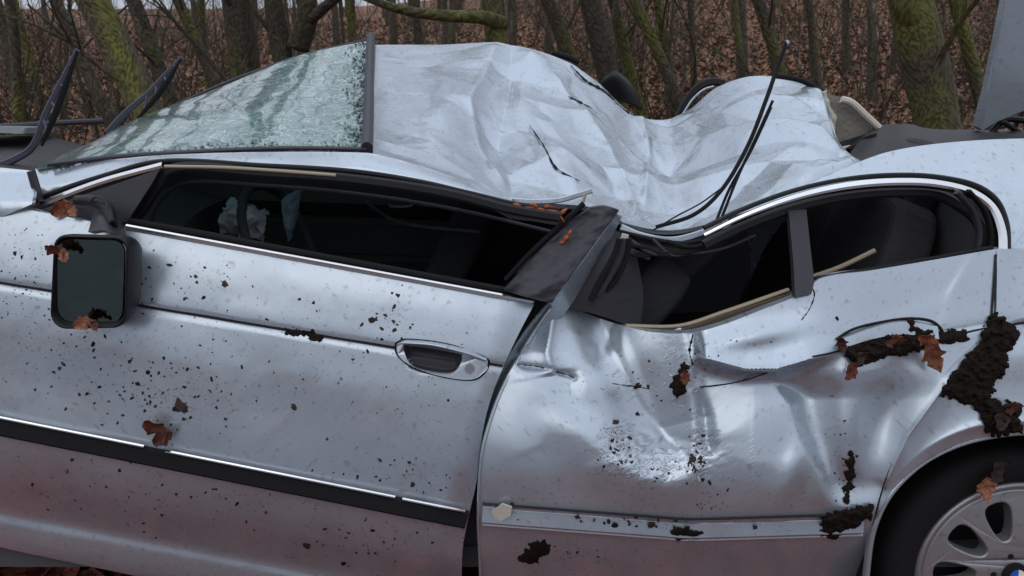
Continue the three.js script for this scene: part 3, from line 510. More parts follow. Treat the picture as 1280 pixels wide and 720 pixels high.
// ---------------------------------------------------------------- rear door
{
  const top = [[692, 382], [697, 375], [734, 392], [775, 406], [815, 415], [862, 416], [900, 407], [950, 388], [1004, 366], [1026, 348], [1090, 338], [1160, 326], [1246, 311]];
  const left = [[692, 382], [670, 412], [647, 448], [626, 486], [611, 526], [600, 570], [596, 640], [598, 700], [602, 800]];
  const right = [[1246, 311], [1243, 360], [1240, 402], [1214, 444], [1180, 488], [1140, 540], [1112, 585], [1094, 640], [1084, 690], [1078, 800]];
  const d = part('rear_door', panel(top, [[602, 800], [840, 802], [1078, 800]], left, right, ZR, 2.2, V(0, 0, -0.03)), M.paint);
  const on = (x, y, o = 0) => P(x, y, ZR(x, y) + o), line = (pts, o) => pts.map(([x, y]) => on(x, y, o));
  const rub = Array.from({ length: 16 }, (_, i) => { const x = lerp(603, 1078, i / 15); return [x, rubR(x) + 15]; });
  part('rub_strip', sweep(line(rub, 0.003), bar(0.044, 0.014), 90), M.paint, d);
  part('strip_shadow_gap', sweep(line(rub.map(([x, y]) => [x, y - 13.5]), 0.007), bar(0.004, 0.008), 90), M.black, d);
  part('strip_lip', sweep(line(rub.map(([x, y]) => [x, y + 12]), 0.011), bar(0.007, 0.006), 90), M.scraped, d);
  part('door_edge', sweep(line(left.slice(2, 9).map(([x, y]) => [x + 2, y]), 0.002), bar(0.007, 0.007), 60), M.paint, d);
  // handle plate: only the upper rim shows above the packed mud
  part('handle_gasket', sweep([[1046, 424], [1066, 412], [1100, 403], [1140, 398], [1166, 402], [1178, 414], [1180, 430]].map(q => on(q[0], q[1], 0.004)), bar(0.006, 0.006), 50), M.rubber, d);
  part('door_handle', net([[[1052, 424], [1090, 410], [1130, 402], [1172, 408]], [[1052, 436], [1090, 424], [1130, 418], [1174, 424]]].map(r => r.map(([x, y]) => [x, y, ZR(x, y) + 0.016])), 24, 6, null, V(0, 0, -0.02)), M.paint, d);
  // window divider, inner lining bars and the chrome arch
  const dv = part('window_divider', plate([[986, 264], [1008, 262], [1012, 300], [1018, 352], [1014, 368], [994, 372], [992, 330]], (x, y) => lerp(-2.2, -2.075, (y - 262) / 110), 0.025), M.trimGrey, d);
  part('lining_bar', sweep([[782, 407], [850, 407], [905, 390], [986, 362]].map(q => P(q[0], q[1], -2.16)), bar(0.008, 0.02), 50), M.beige, d);
  part('lining_face', sweep([[788, 414], [850, 415], [905, 398], [992, 369]].map(q => P(q[0], q[1], -2.152)), bar(0.022, 0.012), 50), M.brown, d);
  part('lining_bar', sweep([[1016, 346], [1050, 334], [1094, 313]].map(q => P(q[0], q[1], -2.3)), bar(0.012, 0.012), 30), M.beige, d);
  part('belt_lip', sweep([[1018, 350], [1090, 338], [1170, 324], [1240, 311]].map(q => P(q[0], q[1] - 1, -2.115)), bar(0.012, 0.014), 40), M.rubber, d);
}

// ---------------------------------------------------------------- rear quarter, window arch, wheel
const archPts = [[1078, 800], [1083, 720], [1092, 660], [1112, 618], [1150, 580], [1196, 556], [1250, 543], [1300, 541], [1380, 560]];
{
  const top = [[1246, 311], [1290, 312], [1380, 314]], leftQ = [[1246, 311], [1243, 360], [1240, 402], [1214, 444], [1180, 488], [1140, 540], [1112, 585], [1096, 640], [1084, 690], [1078, 800]];
  const q = part('rear_quarter', panel(top, archPts, leftQ.map(([x, y]) => [x + 3, y]).map((p, i, a) => i === a.length - 1 ? [1078, 800] : i === 0 ? [1246, 311] : p), [[1380, 314], [1380, 430], [1380, 560]], (x, y) => lerp(ZR(x, y), ZQ(x, y), smooth(0, 60, lineDist(x, y, leftQ)[0])) + 0.002, 4, V(0, 0, -0.03)), M.paint);
  part('arch_lip', sweep(archPts.map(([x, y]) => P(x, y, -1.985)), bar(0.012, 0.02), 60), M.paint, q);
  part('shut_line', sweep([[1245, 318], [1242, 362], [1239, 400]].map(([x, y]) => P(x, y, ZR(x, y) + 0.003)), bar(0.004, 0.006), 20), M.black, q);
  part('swage_groove', sweep([[1180, 424], [1215, 414], [1290, 402], [1370, 392]].map(([x, y]) => P(x, y, ZQ(x, y) + 0.006)), bar(0.006, 0.004), 20), M.black, q);
  part('swage_groove', sweep([[875, 484], [920, 478], [960, 466]].map(([x, y]) => P(x, y, ZR(x, y) + 0.001)), bar(0.003, 0.003), 20), M.black, q);
  part('swage_groove', sweep([[1016, 446], [1040, 441], [1056, 436]].map(([x, y]) => P(x, y, ZR(x, y) + 0.001)), bar(0.005, 0.003), 20), M.black, q);
  // the rear roof pillar above the window
  const cp = part('rear_pillar', panel([[1040, 216], [1070, 204], [1110, 190], [1160, 181], [1230, 175], [1290, 173], [1380, 172]], [[905, 286], [960, 258], [1030, 233], [1110, 221], [1190, 225], [1236, 246], [1262, 312]].reverse().reverse(), [[1040, 216], [980, 244], [905, 286]], [[1380, 172], [1330, 230], [1262, 312]], (x, y) => ZQ(x, y) - 0.0 + 0.003 * fbm(x / 18, y / 18, 2, 2), 4), M.paint);
  part('pillar_side', panel([[1250, 262], [1320, 232], [1380, 200]], [[1262, 313], [1310, 315], [1380, 317]], [[1250, 262], [1258, 288], [1262, 313]], [[1380, 200], [1380, 260], [1380, 317]], (x, y) => ZQ(x, y) - 0.006, 4), M.paint, cp);
  const arc = [[880, 290], [930, 266], [990, 244], [1050, 230], [1110, 224], [1170, 226], [1216, 238], [1240, 256], [1252, 285], [1254, 318]];
  part('window_seal', sweep(arc.map(([x, y]) => P(x + (x > 1200 ? 6 : 0), y - 5, -2.14 - (300 - y) * 0.0009)), bar(0.012, 0.016), 90), M.black, cp);
  part('window_trim', sweep(arc.map(([x, y]) => P(x, y + 4, -2.13 - (300 - y) * 0.0009)), bar(0.024, 0.016), 90, V(0, 0.9, 1), t => 0.45 + 0.55 * smooth(0, 0.4, t)), M.chrome, cp);
  part('window_frame', sweep(arc.map(([x, y], i) => P(x - (x > 1200 ? 20 : 0), y + 17, -2.17 - (300 - y) * 0.0009)), bar(0.026, 0.02), 90), M.black, cp);
  part('rubber_fold', sweep([[1196, 240], [1216, 262], [1224, 290], [1222, 312]].map(q2 => P(q2[0], q2[1], -2.16)), bar(0.012, 0.02), 24), M.trimGrey, cp);
  part('rubber_fold', sweep([[1210, 238], [1230, 262], [1238, 290], [1238, 308]].map(q2 => P(q2[0], q2[1], -2.15)), bar(0.008, 0.02), 24), M.rubber, cp);
  part('parcel_shelf', net([[[1100, 320, -2.5], [1140, 300, -2.5], [1190, 285, -2.5]], [[1112, 272, -2.7], [1150, 258, -2.7], [1200, 256, -2.7]], [[1130, 258, -2.9], [1160, 252, -2.9], [1200, 250, -2.9]]], 12, 12, null, V(0, -0.02, 0)), M.seat, cp);
  // liner, wheel
  part('wheel_arch_liner', (() => { const g = sheet(40, 10, (u, v) => { const p = polyAt(archPts, u), w = P(p[0], p[1], -2.0); w.z -= v * 0.4; w.y -= 0.01; return w; }, null); return g; })(), M.rubber);
  const bk = new THREE.CircleGeometry(0.42, 40); const bc = P(1268, 715, -2.34); bk.translate(bc.x, bc.y, -2.38); part('wheel_arch_liner', bk, M.rubber);
}
{
  const C = P(1265, 715, -2.06), zt = -2.06;
  const prof = [[0.19, -0.2], [0.2, -0.205], [0.262, -0.2], [0.292, -0.18], [0.3, -0.15], [0.302, -0.06], [0.3, -0.03], [0.29, -0.008], [0.268, 0.004], [0.24, 0.008], [0.212, 0.002], [0.203, -0.012], [0.2, -0.03]].map(([r, z]) => new THREE.Vector2(r, z));
  const tyre = new THREE.LatheGeometry(prof.map(q => new THREE.Vector2(q.x < 0.25 ? q.x * 1.26 : 0.245 * 1.26 + (q.x - 0.245) * 0.8, q.y)), 72); tyre.rotateX(Math.PI / 2); tyre.translate(C.x, C.y, zt);
  const w = part('rear_wheel', tyre, M.rubber); w.userData.label = 'black tyre on a silver alloy wheel under the rear arch';
  const s = new THREE.Shape(); s.absarc(0, 0, 0.186, 0, Math.PI * 2);
  for (let i = 0; i < 10; i++) { // oval holes between the spokes
    const a = (109 + 36 * i) * Math.PI / 180, h = new THREE.Path(), rc = 0.124; const L = 0.047, pts = [];
    for (let k = 0; k < 24; k++) { const t = k / 24 * Math.PI * 2, sc = Math.sign(Math.cos(t)) * Math.abs(Math.cos(t)) ** 0.75, ss = Math.sign(Math.sin(t)) * Math.abs(Math.sin(t)) ** 0.75, rad = rc + L * sc, wid = (0.0275 + 0.009 * sc) * ss; pts.push([Math.cos(a) * rad - Math.sin(a) * wid, Math.sin(a) * rad + Math.cos(a) * wid]); }
    pts.forEach(([x, y], k) => k ? h.lineTo(x, y) : h.moveTo(x, y)); h.closePath(); s.holes.push(h);
  }
  const K = 1.26, disc = new THREE.ExtrudeGeometry(s, { depth: 0.035, bevelEnabled: true, bevelSize: 0.004, bevelThickness: 0.005, bevelSegments: 3, curveSegments: 60 });
  { const a = disc.attributes.position; for (let i = 0; i < a.count; i++) { const r = Math.hypot(a.getX(i), a.getY(i)); a.setZ(i, a.getZ(i) + 0.02 * (1 - (r / 0.19) ** 2) - 0.03); } disc.scale(K, K, 1); disc.computeVertexNormals(); }
  disc.translate(C.x, C.y, zt - 0.015); const rim = part('rim', disc, M.alloy, w);
  const lip = new THREE.LatheGeometry([[0.178, -0.16], [0.184, -0.03], [0.188, -0.006], [0.196, 0.004], [0.204, 0.002], [0.206, -0.012], [0.2, -0.16]].map(([r, z]) => new THREE.Vector2(r, z)), 72); lip.scale(K, 1, K); lip.rotateX(Math.PI / 2); lip.translate(C.x, C.y, zt - 0.004); part('rim_lip', lip, M.alloy, w);
  const dr = new THREE.CylinderGeometry(0.18, 0.18, 0.02, 40); dr.rotateX(Math.PI / 2); dr.translate(C.x, C.y, zt - 0.11); part('brake_disc', dr, M.black, w);
  const cap = new THREE.CylinderGeometry(0.033, 0.035, 0.012, 36); cap.rotateX(Math.PI / 2); cap.translate(C.x, C.y, zt + 0.018); part('hub_cap', cap, M.black, w);
  for (let k = 0; k < 4; k++) { const qd = new THREE.CylinderGeometry(0.0215, 0.0215, 0.003, 14, 1, false, k * Math.PI / 2, Math.PI / 2); qd.rotateX(Math.PI / 2); qd.translate(C.x, C.y, zt + 0.0265); part('badge_quarter', qd, k % 2 ? M.white : M.blue, w); }
  for (let k = 0; k < 5; k++) { const a = (90 + 18 + 72 * k) * Math.PI / 180, b = new THREE.CylinderGeometry(0.008, 0.008, 0.012, 8); b.rotateX(Math.PI / 2); b.translate(C.x + Math.cos(a) * 0.056, C.y + Math.sin(a) * 0.056, zt + 0.008); part('wheel_bolt', b, M.black, w); }
}
// sill under the rear door; underbody
// ---------------------------------------------------------------- bonnet, scuttle, wipers
part('bonnet', net([[[-120, 196, -2.6], [-40, 192, -2.6], [20, 196, -2.55]], [[-120, 172, -3.0], [-40, 168, -3.0], [30, 170, -3.0]], [[-120, 160, -3.4], [-20, 157, -3.4], [70, 158, -3.4]]].map((r, k) => r.map(([x, y, z]) => [x, y - (k === 0 ? 26 : k === 1 ? 10 : 0), z])).slice(1), 20, 10, null, V(0, -0.02, 0)), M.paint);
part('scuttle', net([[[-120, 214, -2.22], [-20, 212, -2.22], [44, 214, -2.22]], [[-120, 196, -2.7], [0, 190, -2.7], [84, 192, -2.7]], [[-120, 170, -3.38], [40, 164, -3.38], [118, 180, -3.2]]], 30, 20, p => { p.y -= 0.015 + 0.006 * fbm(p.x * 12, p.z * 12); return p; }, V(0, -0.05, 0)), M.black);
part('bonnet_edge', sweep([[-120, 160, -3.36], [0, 158, -3.38], [70, 154, -3.4], [130, 151, -3.42]].map(q => P(...q)), bar(0.02, 0.03), 30), M.trimGrey);
{
  const wiper = (arm, blade, z) => {
    const w = part('wiper', sweep(arm.map(q => P(q[0], q[1], z + (q[2] || 0))), bar(0.022, 0.012), 40, V(0.3, 0.1, 1), t => 1 - 0.4 * t), M.wiper);
    part('wiper_blade', sweep(blade.map(q => P(q[0], q[1], z + 0.012)), bar(0.016, 0.012), 40, V(0.3, 0.1, 1), t => 0.4 + Math.sin(clamp(t, 0.03, 0.97) * Math.PI) * 0.7), M.rubber, w);
    for (const t of [0.15, 0.38, 0.62, 0.85]) { const a = polyAt(arm, 0.45 + t * 0.5), b = polyAt(blade, t); part('blade_bracket', tube([P(a[0], a[1], z), P(b[0], b[1], z + 0.012)], [0.004], 6, 3), M.wiper, w); }
  };
  wiper([[-20, 214], [20, 198], [40, 184], [58, 140], [80, 96], [97, 62]], [[52, 182], [66, 150], [80, 112], [97, 64]], -2.5);
  wiper([[134, 166], [158, 140], [186, 116], [206, 94], [228, 72]], [[172, 148], [190, 128], [208, 104], [226, 74]], -2.95);
}
// ---------------------------------------------------------------- rear screen shelf, torn far pillar, boot lid, torn seals
part('rear_screen_surround', net([[[1056, 206, -2.5], [1120, 190, -2.5], [1200, 181, -2.5], [1390, 178, -2.5]], [[1066, 186, -2.7], [1120, 172, -2.7], [1200, 172, -2.7], [1390, 170, -2.7]], [[1092, 160, -2.95], [1130, 156, -2.95], [1180, 163, -2.95], [1390, 162, -2.95]], [[1100, 156, -3.1], [1140, 156, -3.1], [1190, 162, -3.1], [1390, 164, -3.1]]], 40, 14, (p) => { p.y += 0.008 * fbm(p.x * 9, p.z * 9); return p; }, V(0, -0.02, 0)), M.black);
{
  const z = () => -2.98;
  const t = part('torn_far_pillar', plate([[1030, 116], [1046, 120], [1062, 124], [1098, 158], [1080, 168], [1048, 178], [1040, 182], [1042, 150]], (x, y) => -2.98 + 0.012 * noise(x / 7, y / 7), 0.02), M.lining);
  part('pillar_edge', sweep([[1052, 124], [1064, 128], [1084, 146], [1099, 160]].map(q => P(...q, -2.95)), bar(0.022, 0.02), 20), M.cream, t);
  part('lining_scrap', sweep([[1030, 114], [1034, 130], [1042, 148], [1040, 166], [1042, 184]].map(q => P(...q, -2.95)), bar(0.026, 0.014), 24, V(0, 0.15, 1), k => 0.6 + 0.5 * noise(k * 9, 1)), M.cream, t);
  part('lining_scrap', sweep([[1040, 188], [1060, 184], [1084, 180]].map(q => P(...q, -2.9)), bar(0.012, 0.02), 14), M.cream, t);
  part('dark_edge', sweep([[966, 94], [1000, 100], [1020, 110], [1034, 126], [1040, 140]].map(q => P(...q, -3.02)), bar(0.016, 0.016), 24), M.rubber, t);
  part('dark_edge', sweep([[1044, 122], [1062, 134], [1086, 152], [1106, 160]].map(q => P(...q, -3.02)), bar(0.022, 0.02), 24), M.rubber, t);
  part('dark_bracket', plate([[1062, 186], [1084, 170], [1096, 166], [1092, 186], [1066, 204]], () => -2.8, 0.03), M.black, t);
}
part('far_headrest', net([[[756, 96, -3.5], [768, 88, -3.48], [784, 98, -3.5]], [[752, 106, -3.5], [772, 98, -3.46], [794, 112, -3.5]], [[764, 124, -3.52], [784, 126, -3.48], [804, 136, -3.5]]], 12, 12, null, V(0, -0.01, -0.05)), M.black);
part('far_window_frame', sweep([[848, 146], [860, 124], [874, 108], [890, 102], [906, 104]].map(q => P(...q, -3.36)), bar(0.03, 0.02), 30), M.black);
part('far_window_frame', sweep([[854, 142], [866, 124], [880, 112], [892, 108]].map(q => P(...q, -3.34)), bar(0.008, 0.01), 30), M.paint);
part('far_rail', sweep([[690, 66], [712, 72], [724, 78]].map(q => P(...q, -3.44)), bar(0.02, 0.02), 12), M.rubber);
{
  const lid = part('boot_lid', plate([[1264, -40], [1248, 40], [1234, 108], [1221, 158], [1228, 163], [1246, 152], [1280, 138], [1340, 124], [1360, 120], [1360, -40]], (x, y) => -2.92 + (x - 1220) * 0.0008 + (160 - y) * 0.0006 - 0.03 * ((160 - y) / 160) ** 2, 0.03), M.paint);
  lid.userData.label = 'raised grey boot lid';
  part('lid_hinge', sweep([[1236, 170], [1256, 150], [1290, 152]].map(q => P(...q, -2.92)), bar(0.02, 0.02), 16), M.black, lid);
  part('lid_hinge', sweep([[1254, 152], [1276, 166], [1290, 172]].map(q => P(...q, -2.9)), bar(0.012, 0.016), 16), M.black, lid);
  part('lid_hinge', sweep([[1262, 172], [1278, 140]].map(q => P(...q, -2.95)), bar(0.014, 0.016), 8), M.black, lid);
}
{ // seals torn out of the window, standing up in the air
  const st = [[[984, 52, -2.42], [972, 84, -2.4], [958, 124, -2.36], [934, 184, -2.32], [900, 240, -2.27], [868, 268, -2.25], [820, 284, -2.24]], [[966, 126, -2.38], [946, 170, -2.34], [922, 222, -2.3], [900, 278, -2.26]], [[964, 134, -2.37], [938, 190, -2.33], [912, 236, -2.3], [894, 280, -2.25]]];
  const s = part('torn_seal', sweep(st[0].map(q => P(...q)), bar(0.0105, 0.008), 80), M.rubber);
  part('seal_strand', sweep(st[1].map(q => P(...q)), bar(0.007, 0.006), 50), M.rubber, s);
  part('seal_strand', sweep(st[2].map(q => P(...q)), bar(0.007, 0.006), 50), M.rubber, s);
  part('seal_strand', sweep([[906, 232, -2.3], [876, 254, -2.28], [846, 270, -2.26], [816, 288, -2.24]].map(q => P(...q)), bar(0.004, 0.004), 30), M.rubber, s);
  part('seal_tip', tube([P(985, 51, -2.42), P(982, 58, -2.42)], [0.006], 8, 4), M.scraped, s);
  part('loose_seal', sweep([[776, 290, -2.23], [820, 300, -2.22], [860, 304, -2.22], [900, 292, -2.22], [930, 272, -2.24]].map(q => P(...q)), bar(0.012, 0.012), 50), M.rubber, s);
  part('loose_seal', sweep([[800, 316, -2.24], [850, 318, -2.22], [900, 312, -2.22], [945, 294, -2.2]].map(q => P(...q)), bar(0.007, 0.008), 40), M.trimGrey, s);
}

// ---------------------------------------------------------------- door mirror
{
  const z0 = -1.93, rrShape = (x0, y0, x1, y1, r) => { const o = []; const c = [[x1 - r, y0 + r, -90], [x1 - r, y1 - r * 1.5, 0], [x0 + r * 1.2, y1 - r * 1.3, 90], [x0 + r, y0 + r, 180]]; for (const [cx, cy, a] of c) for (let k = 0; k <= 6; k++) { const t = (a + k * 15) * Math.PI / 180, q = (a === 0 || a === 90) ? 1.3 : 1; o.push([cx + Math.cos(t) * r * (a === 0 ? 1 : q), cy + Math.sin(t) * r * q]); } return o; };
  const out = rrShape(66, 294, 160, 412, 16), skew = o => o.map(([x, y]) => [x + (y - 350) * -0.03, y + (x - 112) * 0.03]);
  const body = sheet(out.length * 2, 10, (u, v) => { const o = skew(out), s = (u % 1) * o.length, i = Math.floor(s), f = s - i, a = o[i % o.length], b = o[(i + 1) % o.length], k = 1 - 0.35 * v * v, x = lerp(a[0], b[0], f), y = lerp(a[1], b[1], f); const w = P(113 + (x - 113) * k, 352 + (y - 352) * k, z0); w.z = z0 - v * 0.1; w.x += v * 0.02; return w; }, null);
  const rim = sheet(out.length * 2, 6, (u, v) => { const o = skew(out), s = (u % 1) * o.length, i = Math.floor(s), f = s - i, a = o[i % o.length], b = o[(i + 1) % o.length], k = 1 - 0.1 * v, x = lerp(a[0], b[0], f), y = lerp(a[1], b[1], f); const w = P(113 + (x - 113) * k, 352 + (y - 352) * k, z0); w.z = z0 + 0.008 * Math.sin(v * Math.PI * 0.9) - 0.016 * v * v; return w; }, null);
  const m = part('door_mirror', mergeGeometries([body, rim]), M.black); m.userData.label = 'black door mirror hanging with its glass turned outward';
  const gi = skew(out).map(([x, y]) => [113 + (x - 113) * 0.88, 352 + (y - 352) * 0.9]);
  part('mirror_glass', plate(gi, (x, y) => z0 - 0.006 - (y - 352) * 0.00012, 0.006), M.mirror, m);
  part('mirror_back', plate(skew(out).map(([x, y]) => [113 + (x - 113) * 0.66, 352 + (y - 352) * 0.66]), () => z0 - 0.1, 0.004), M.black, m);
  part('mirror_arm', net([[[118, 262, -2.1], [130, 258, -2.1], [146, 272, -2.1]], [[114, 276, -2.04], [128, 270, -2.0], [148, 284, -2.04]], [[110, 290, -1.99], [130, 288, -1.96], [152, 296, -1.98]]], 10, 10, null, V(0, -0.01, -0.03)), M.trimGrey, m);
  part('mirror_bracket', tube([[96, 250, -2.08], [118, 252, -2.05], [134, 262, -2.03], [140, 282, -2.0]].map(q => P(...q)), [0.012, 0.016, 0.014], 8), M.black, m);
  part('mirror_wire', tube([[112, 252, -2.03], [120, 246, -2.02], [132, 252, -2.02], [134, 268, -2.01]].map(q => P(...q)), [0.003], 6), M.trimGrey, m);
}

// ---------------------------------------------------------------- dirt specks on the panels (too many to count)
{
  const bits = [];
  const speck = (x, y, r, zf, st = 1, ang = rnd() * 3) => {
    r *= 0.85; const n = r > 3 ? 11 : 7, pos = [], idx = []; const c = P(x, y, zf(x, y) + 0.0012 + r * 0.0003); pos.push(c.x, c.y, c.z);
    for (let k = 0; k < n; k++) { const a = k / n * 6.283, q = r * rr(0.55, 1.25), dx = Math.cos(a) * q * st, dy = Math.sin(a) * q, X = x + dx * Math.cos(ang) - dy * Math.sin(ang), Y = y + dx * Math.sin(ang) + dy * Math.cos(ang), p = P(X, Y, zf(X, Y) + 0.0006); pos.push(p.x, p.y, p.z); idx.push(0, 1 + (k + 1) % n, 1 + k); }
    const b = rr(0.5, 2.2), col = []; for (let k = 0; k <= n; k++) col.push(0.022 * b, 0.0165 * b, 0.0135 * b);
    bits.push(toGeo(pos, idx, pos.filter((_, i) => i % 3 < 2), col));
  };
  const okF = (x, y) => y > beltF(x) + 6 && x < 662 - (y - 380) * 0.5 * (y < 500 ? 1 : 0.2) && x < 585 && Math.abs(y - rubF(x) - 12) > 18;
  const cloud = (cx, cy, sx, sy, n, r0, r1, zf, ok) => { for (let i = 0; i < n * 0.7; i++) { const a = rnd() * 6.28, q = Math.sqrt(-2 * Math.log(rnd() + 1e-4)) * 0.7, x = cx + Math.cos(a) * q * sx, y = cy + Math.sin(a) * q * sy; if (!ok || ok(x, y)) speck(x, y, r0 + (r1 - r0) * rnd() ** 4, zf, rr(1, 1.8)); } };
  for (const [x, y, r] of [[281, 355, 5], [245, 346, 2.6], [246, 353, 2.6], [231, 373, 3], [212, 331, 3], [256, 334, 2], [187, 334, 2.4], [254, 372, 2.6], [190, 374, 2.4], [179, 392, 2.2], [392, 378, 3], [374, 374, 2.2], [497, 369, 3.4], [493, 383, 3], [466, 400, 4.2], [452, 406, 2.6], [492, 402, 2.6], [482, 394, 2.4], [493, 413, 3.4], [477, 411, 2.6], [477, 424, 2], [367, 509, 4], [225, 507, 8], [231, 512, 6], [220, 511, 5], [185, 465, 3.6], [172, 480, 3.4], [163, 451, 3], [79, 455, 3.2], [74, 461, 2.6], [67, 465, 2.2], [64, 483, 2], [44, 487, 2.4], [109, 492, 2.4], [181, 500, 2.4], [188, 502, 2.6], [194, 508, 2.6], [230, 524, 3], [238, 522, 2.6], [282, 524, 2.4], [116, 430, 3.2], [117, 438, 2.4], [118, 447, 2], [475, 575, 3], [466, 663, 3.4], [424, 662, 1.6], [382, 682, 5], [429, 705, 3.4], [409, 549, 2], [475, 600, 2.4], [512, 578, 3], [516, 606, 4], [90, 575, 2.6], [149, 588, 2.6], [163, 578, 2.8], [220, 618, 2.4], [202, 644, 2], [40, 606, 2.4], [296, 630, 3], [234, 462, 2.6], [131, 420, 2.4], [308, 652, 2], [560, 500, 2], [335, 400, 1.6]]) speck(x, y, r, ZF, rr(1, 1.6));
  cloud(230, 350, 60, 22, 60, 0.5, 2, ZF, okF); cloud(490, 400, 28, 30, 70, 0.5, 2.2, ZF, okF); cloud(70, 400, 70, 60, 260, 0.5, 1.8, ZF, okF); cloud(200, 490, 80, 36, 260, 0.5, 2.4, ZF, okF); cloud(30, 340, 26, 34, 90, 0.6, 2.2, ZF, okF);
  cloud(330, 440, 200, 60, 320, 0.4, 1.7, ZF, okF); cloud(500, 590, 50, 24, 90, 0.5, 2.2, ZF, okF); cloud(200, 620, 130, 40, 260, 0.5, 2, ZF, okF); cloud(460, 680, 80, 30, 150, 0.5, 2.2, ZF, okF); cloud(560, 480, 60, 50, 120, 0.4, 1.2, ZF, okF);
  const okR = (x, y) => x > 625 && x < 1200 && y > 425 && y < 720;
  cloud(770, 562, 16, 22, 120, 0.6, 3, ZR, okR); cloud(830, 588, 34, 10, 90, 0.6, 2.2, ZR, okR); cloud(872, 560, 12, 26, 70, 0.6, 4, ZR, okR); cloud(870, 440, 14, 30, 50, 0.6, 2.4, ZR, okR); cloud(800, 470, 60, 30, 60, 0.4, 1.6, ZR, okR);
  cloud(890, 622, 16, 14, 26, 0.8, 3, ZR, okR); cloud(800, 655, 60, 8, 70, 0.6, 3, (x, y) => ZR(x, y) + 0.01, okR); cloud(1050, 570, 16, 50, 60, 0.5, 2, ZR, okR); cloud(720, 700, 40, 16, 40, 0.6, 2.6, ZR, okR); cloud(930, 430, 40, 12, 30, 0.5, 2, ZR, okR);
  const z2 = (x, y) => ZR(x, y) + 0.012;
  for (const [x, y, r] of [[797, 482, 5], [810, 483, 3], [770, 528, 4], [797, 517, 3], [865, 574, 6], [880, 580, 4], [868, 586, 4], [886, 602, 2], [1143, 566, 5], [1046, 398, 3]]) speck(x, y, r, ZR, 1.5);
  for (const [x, y, r] of [[722, 646, 4], [768, 658, 5.5], [815, 656, 5], [944, 659, 4], [648, 652, 3.4], [640, 630, 3]]) speck(x, y, r, z2, 1.1);
  const s = part('dirt_specks', mergeGeometries(bits), M.speck); s.userData.kind = 'stuff';
}

{ // flakes of paint lifted round the bottom of the dent, and hairline splits across it
  const bits = [];
  for (let i = 0; i < 1100; i++) {
    const pick = rnd(), c0 = pick < 0.4 ? [835, 582, 46, 16] : pick < 0.6 ? [776, 556, 18, 22] : pick < 0.78 ? [876, 548, 14, 34] : pick < 0.9 ? [850, 450, 24, 36] : [800, 490, 60, 34], ga = rnd() * 6.28, gq = Math.sqrt(-2 * Math.log(rnd() + 1e-4)) * 0.62;
    const x = c0[0] + Math.cos(ga) * gq * c0[2], y = c0[1] + Math.sin(ga) * gq * c0[3]; if (fbm(x / 14, y / 10, 8, 2) < -0.02) continue;
    const r = 0.6 + 3.0 * rnd() ** 4, st = rr(0.9, 2.2), an = rr(-0.9, 0.5) + (rnd() < 0.3 ? 1.4 : 0), pos = [], idx = [];
    const c = P(x, y, ZR(x, y) + 0.002 + r * 0.0004); pos.push(c.x, c.y, c.z);
    for (let k = 0; k < 6; k++) { const t = k / 6 * 6.283, e = r * rr(0.5, 1.2), dx = Math.cos(t) * e * st, dy = Math.sin(t) * e * 0.6, X = x + dx * Math.cos(an) - dy * Math.sin(an), Y = y + dx * Math.sin(an) + dy * Math.cos(an), p = P(X, Y, ZR(X, Y) + 0.0006 + rr(0, 0.0018)); pos.push(p.x, p.y, p.z); idx.push(0, 1 + (k + 1) % 6, 1 + k); }
    bits.push(toGeo(pos, idx, pos.filter((_, j) => j % 3 < 2)));
  }
  part('scraped_paint', mergeGeometries(bits), M.scraped).userData.kind = 'stuff';
  for (const [pts, w] of [[[[728, 477], [770, 480], [812, 486]], 0.004], [[[866, 418], [862, 440], [866, 456]], 0.006], [[[1008, 352], [1018, 366], [1012, 386], [1002, 400]], 0.005], [[[646, 455], [680, 460], [718, 472]], 0.004]])
    part('paint_split', sweep(pts.map(([x, y]) => P(x, y, ZR(x, y) + 0.001)), bar(w, 0.003), 24, V(0, 0.15, 1), t => 0.1 + Math.abs(noise(t * 11, w * 900)) * 2.2), M.mud);
}

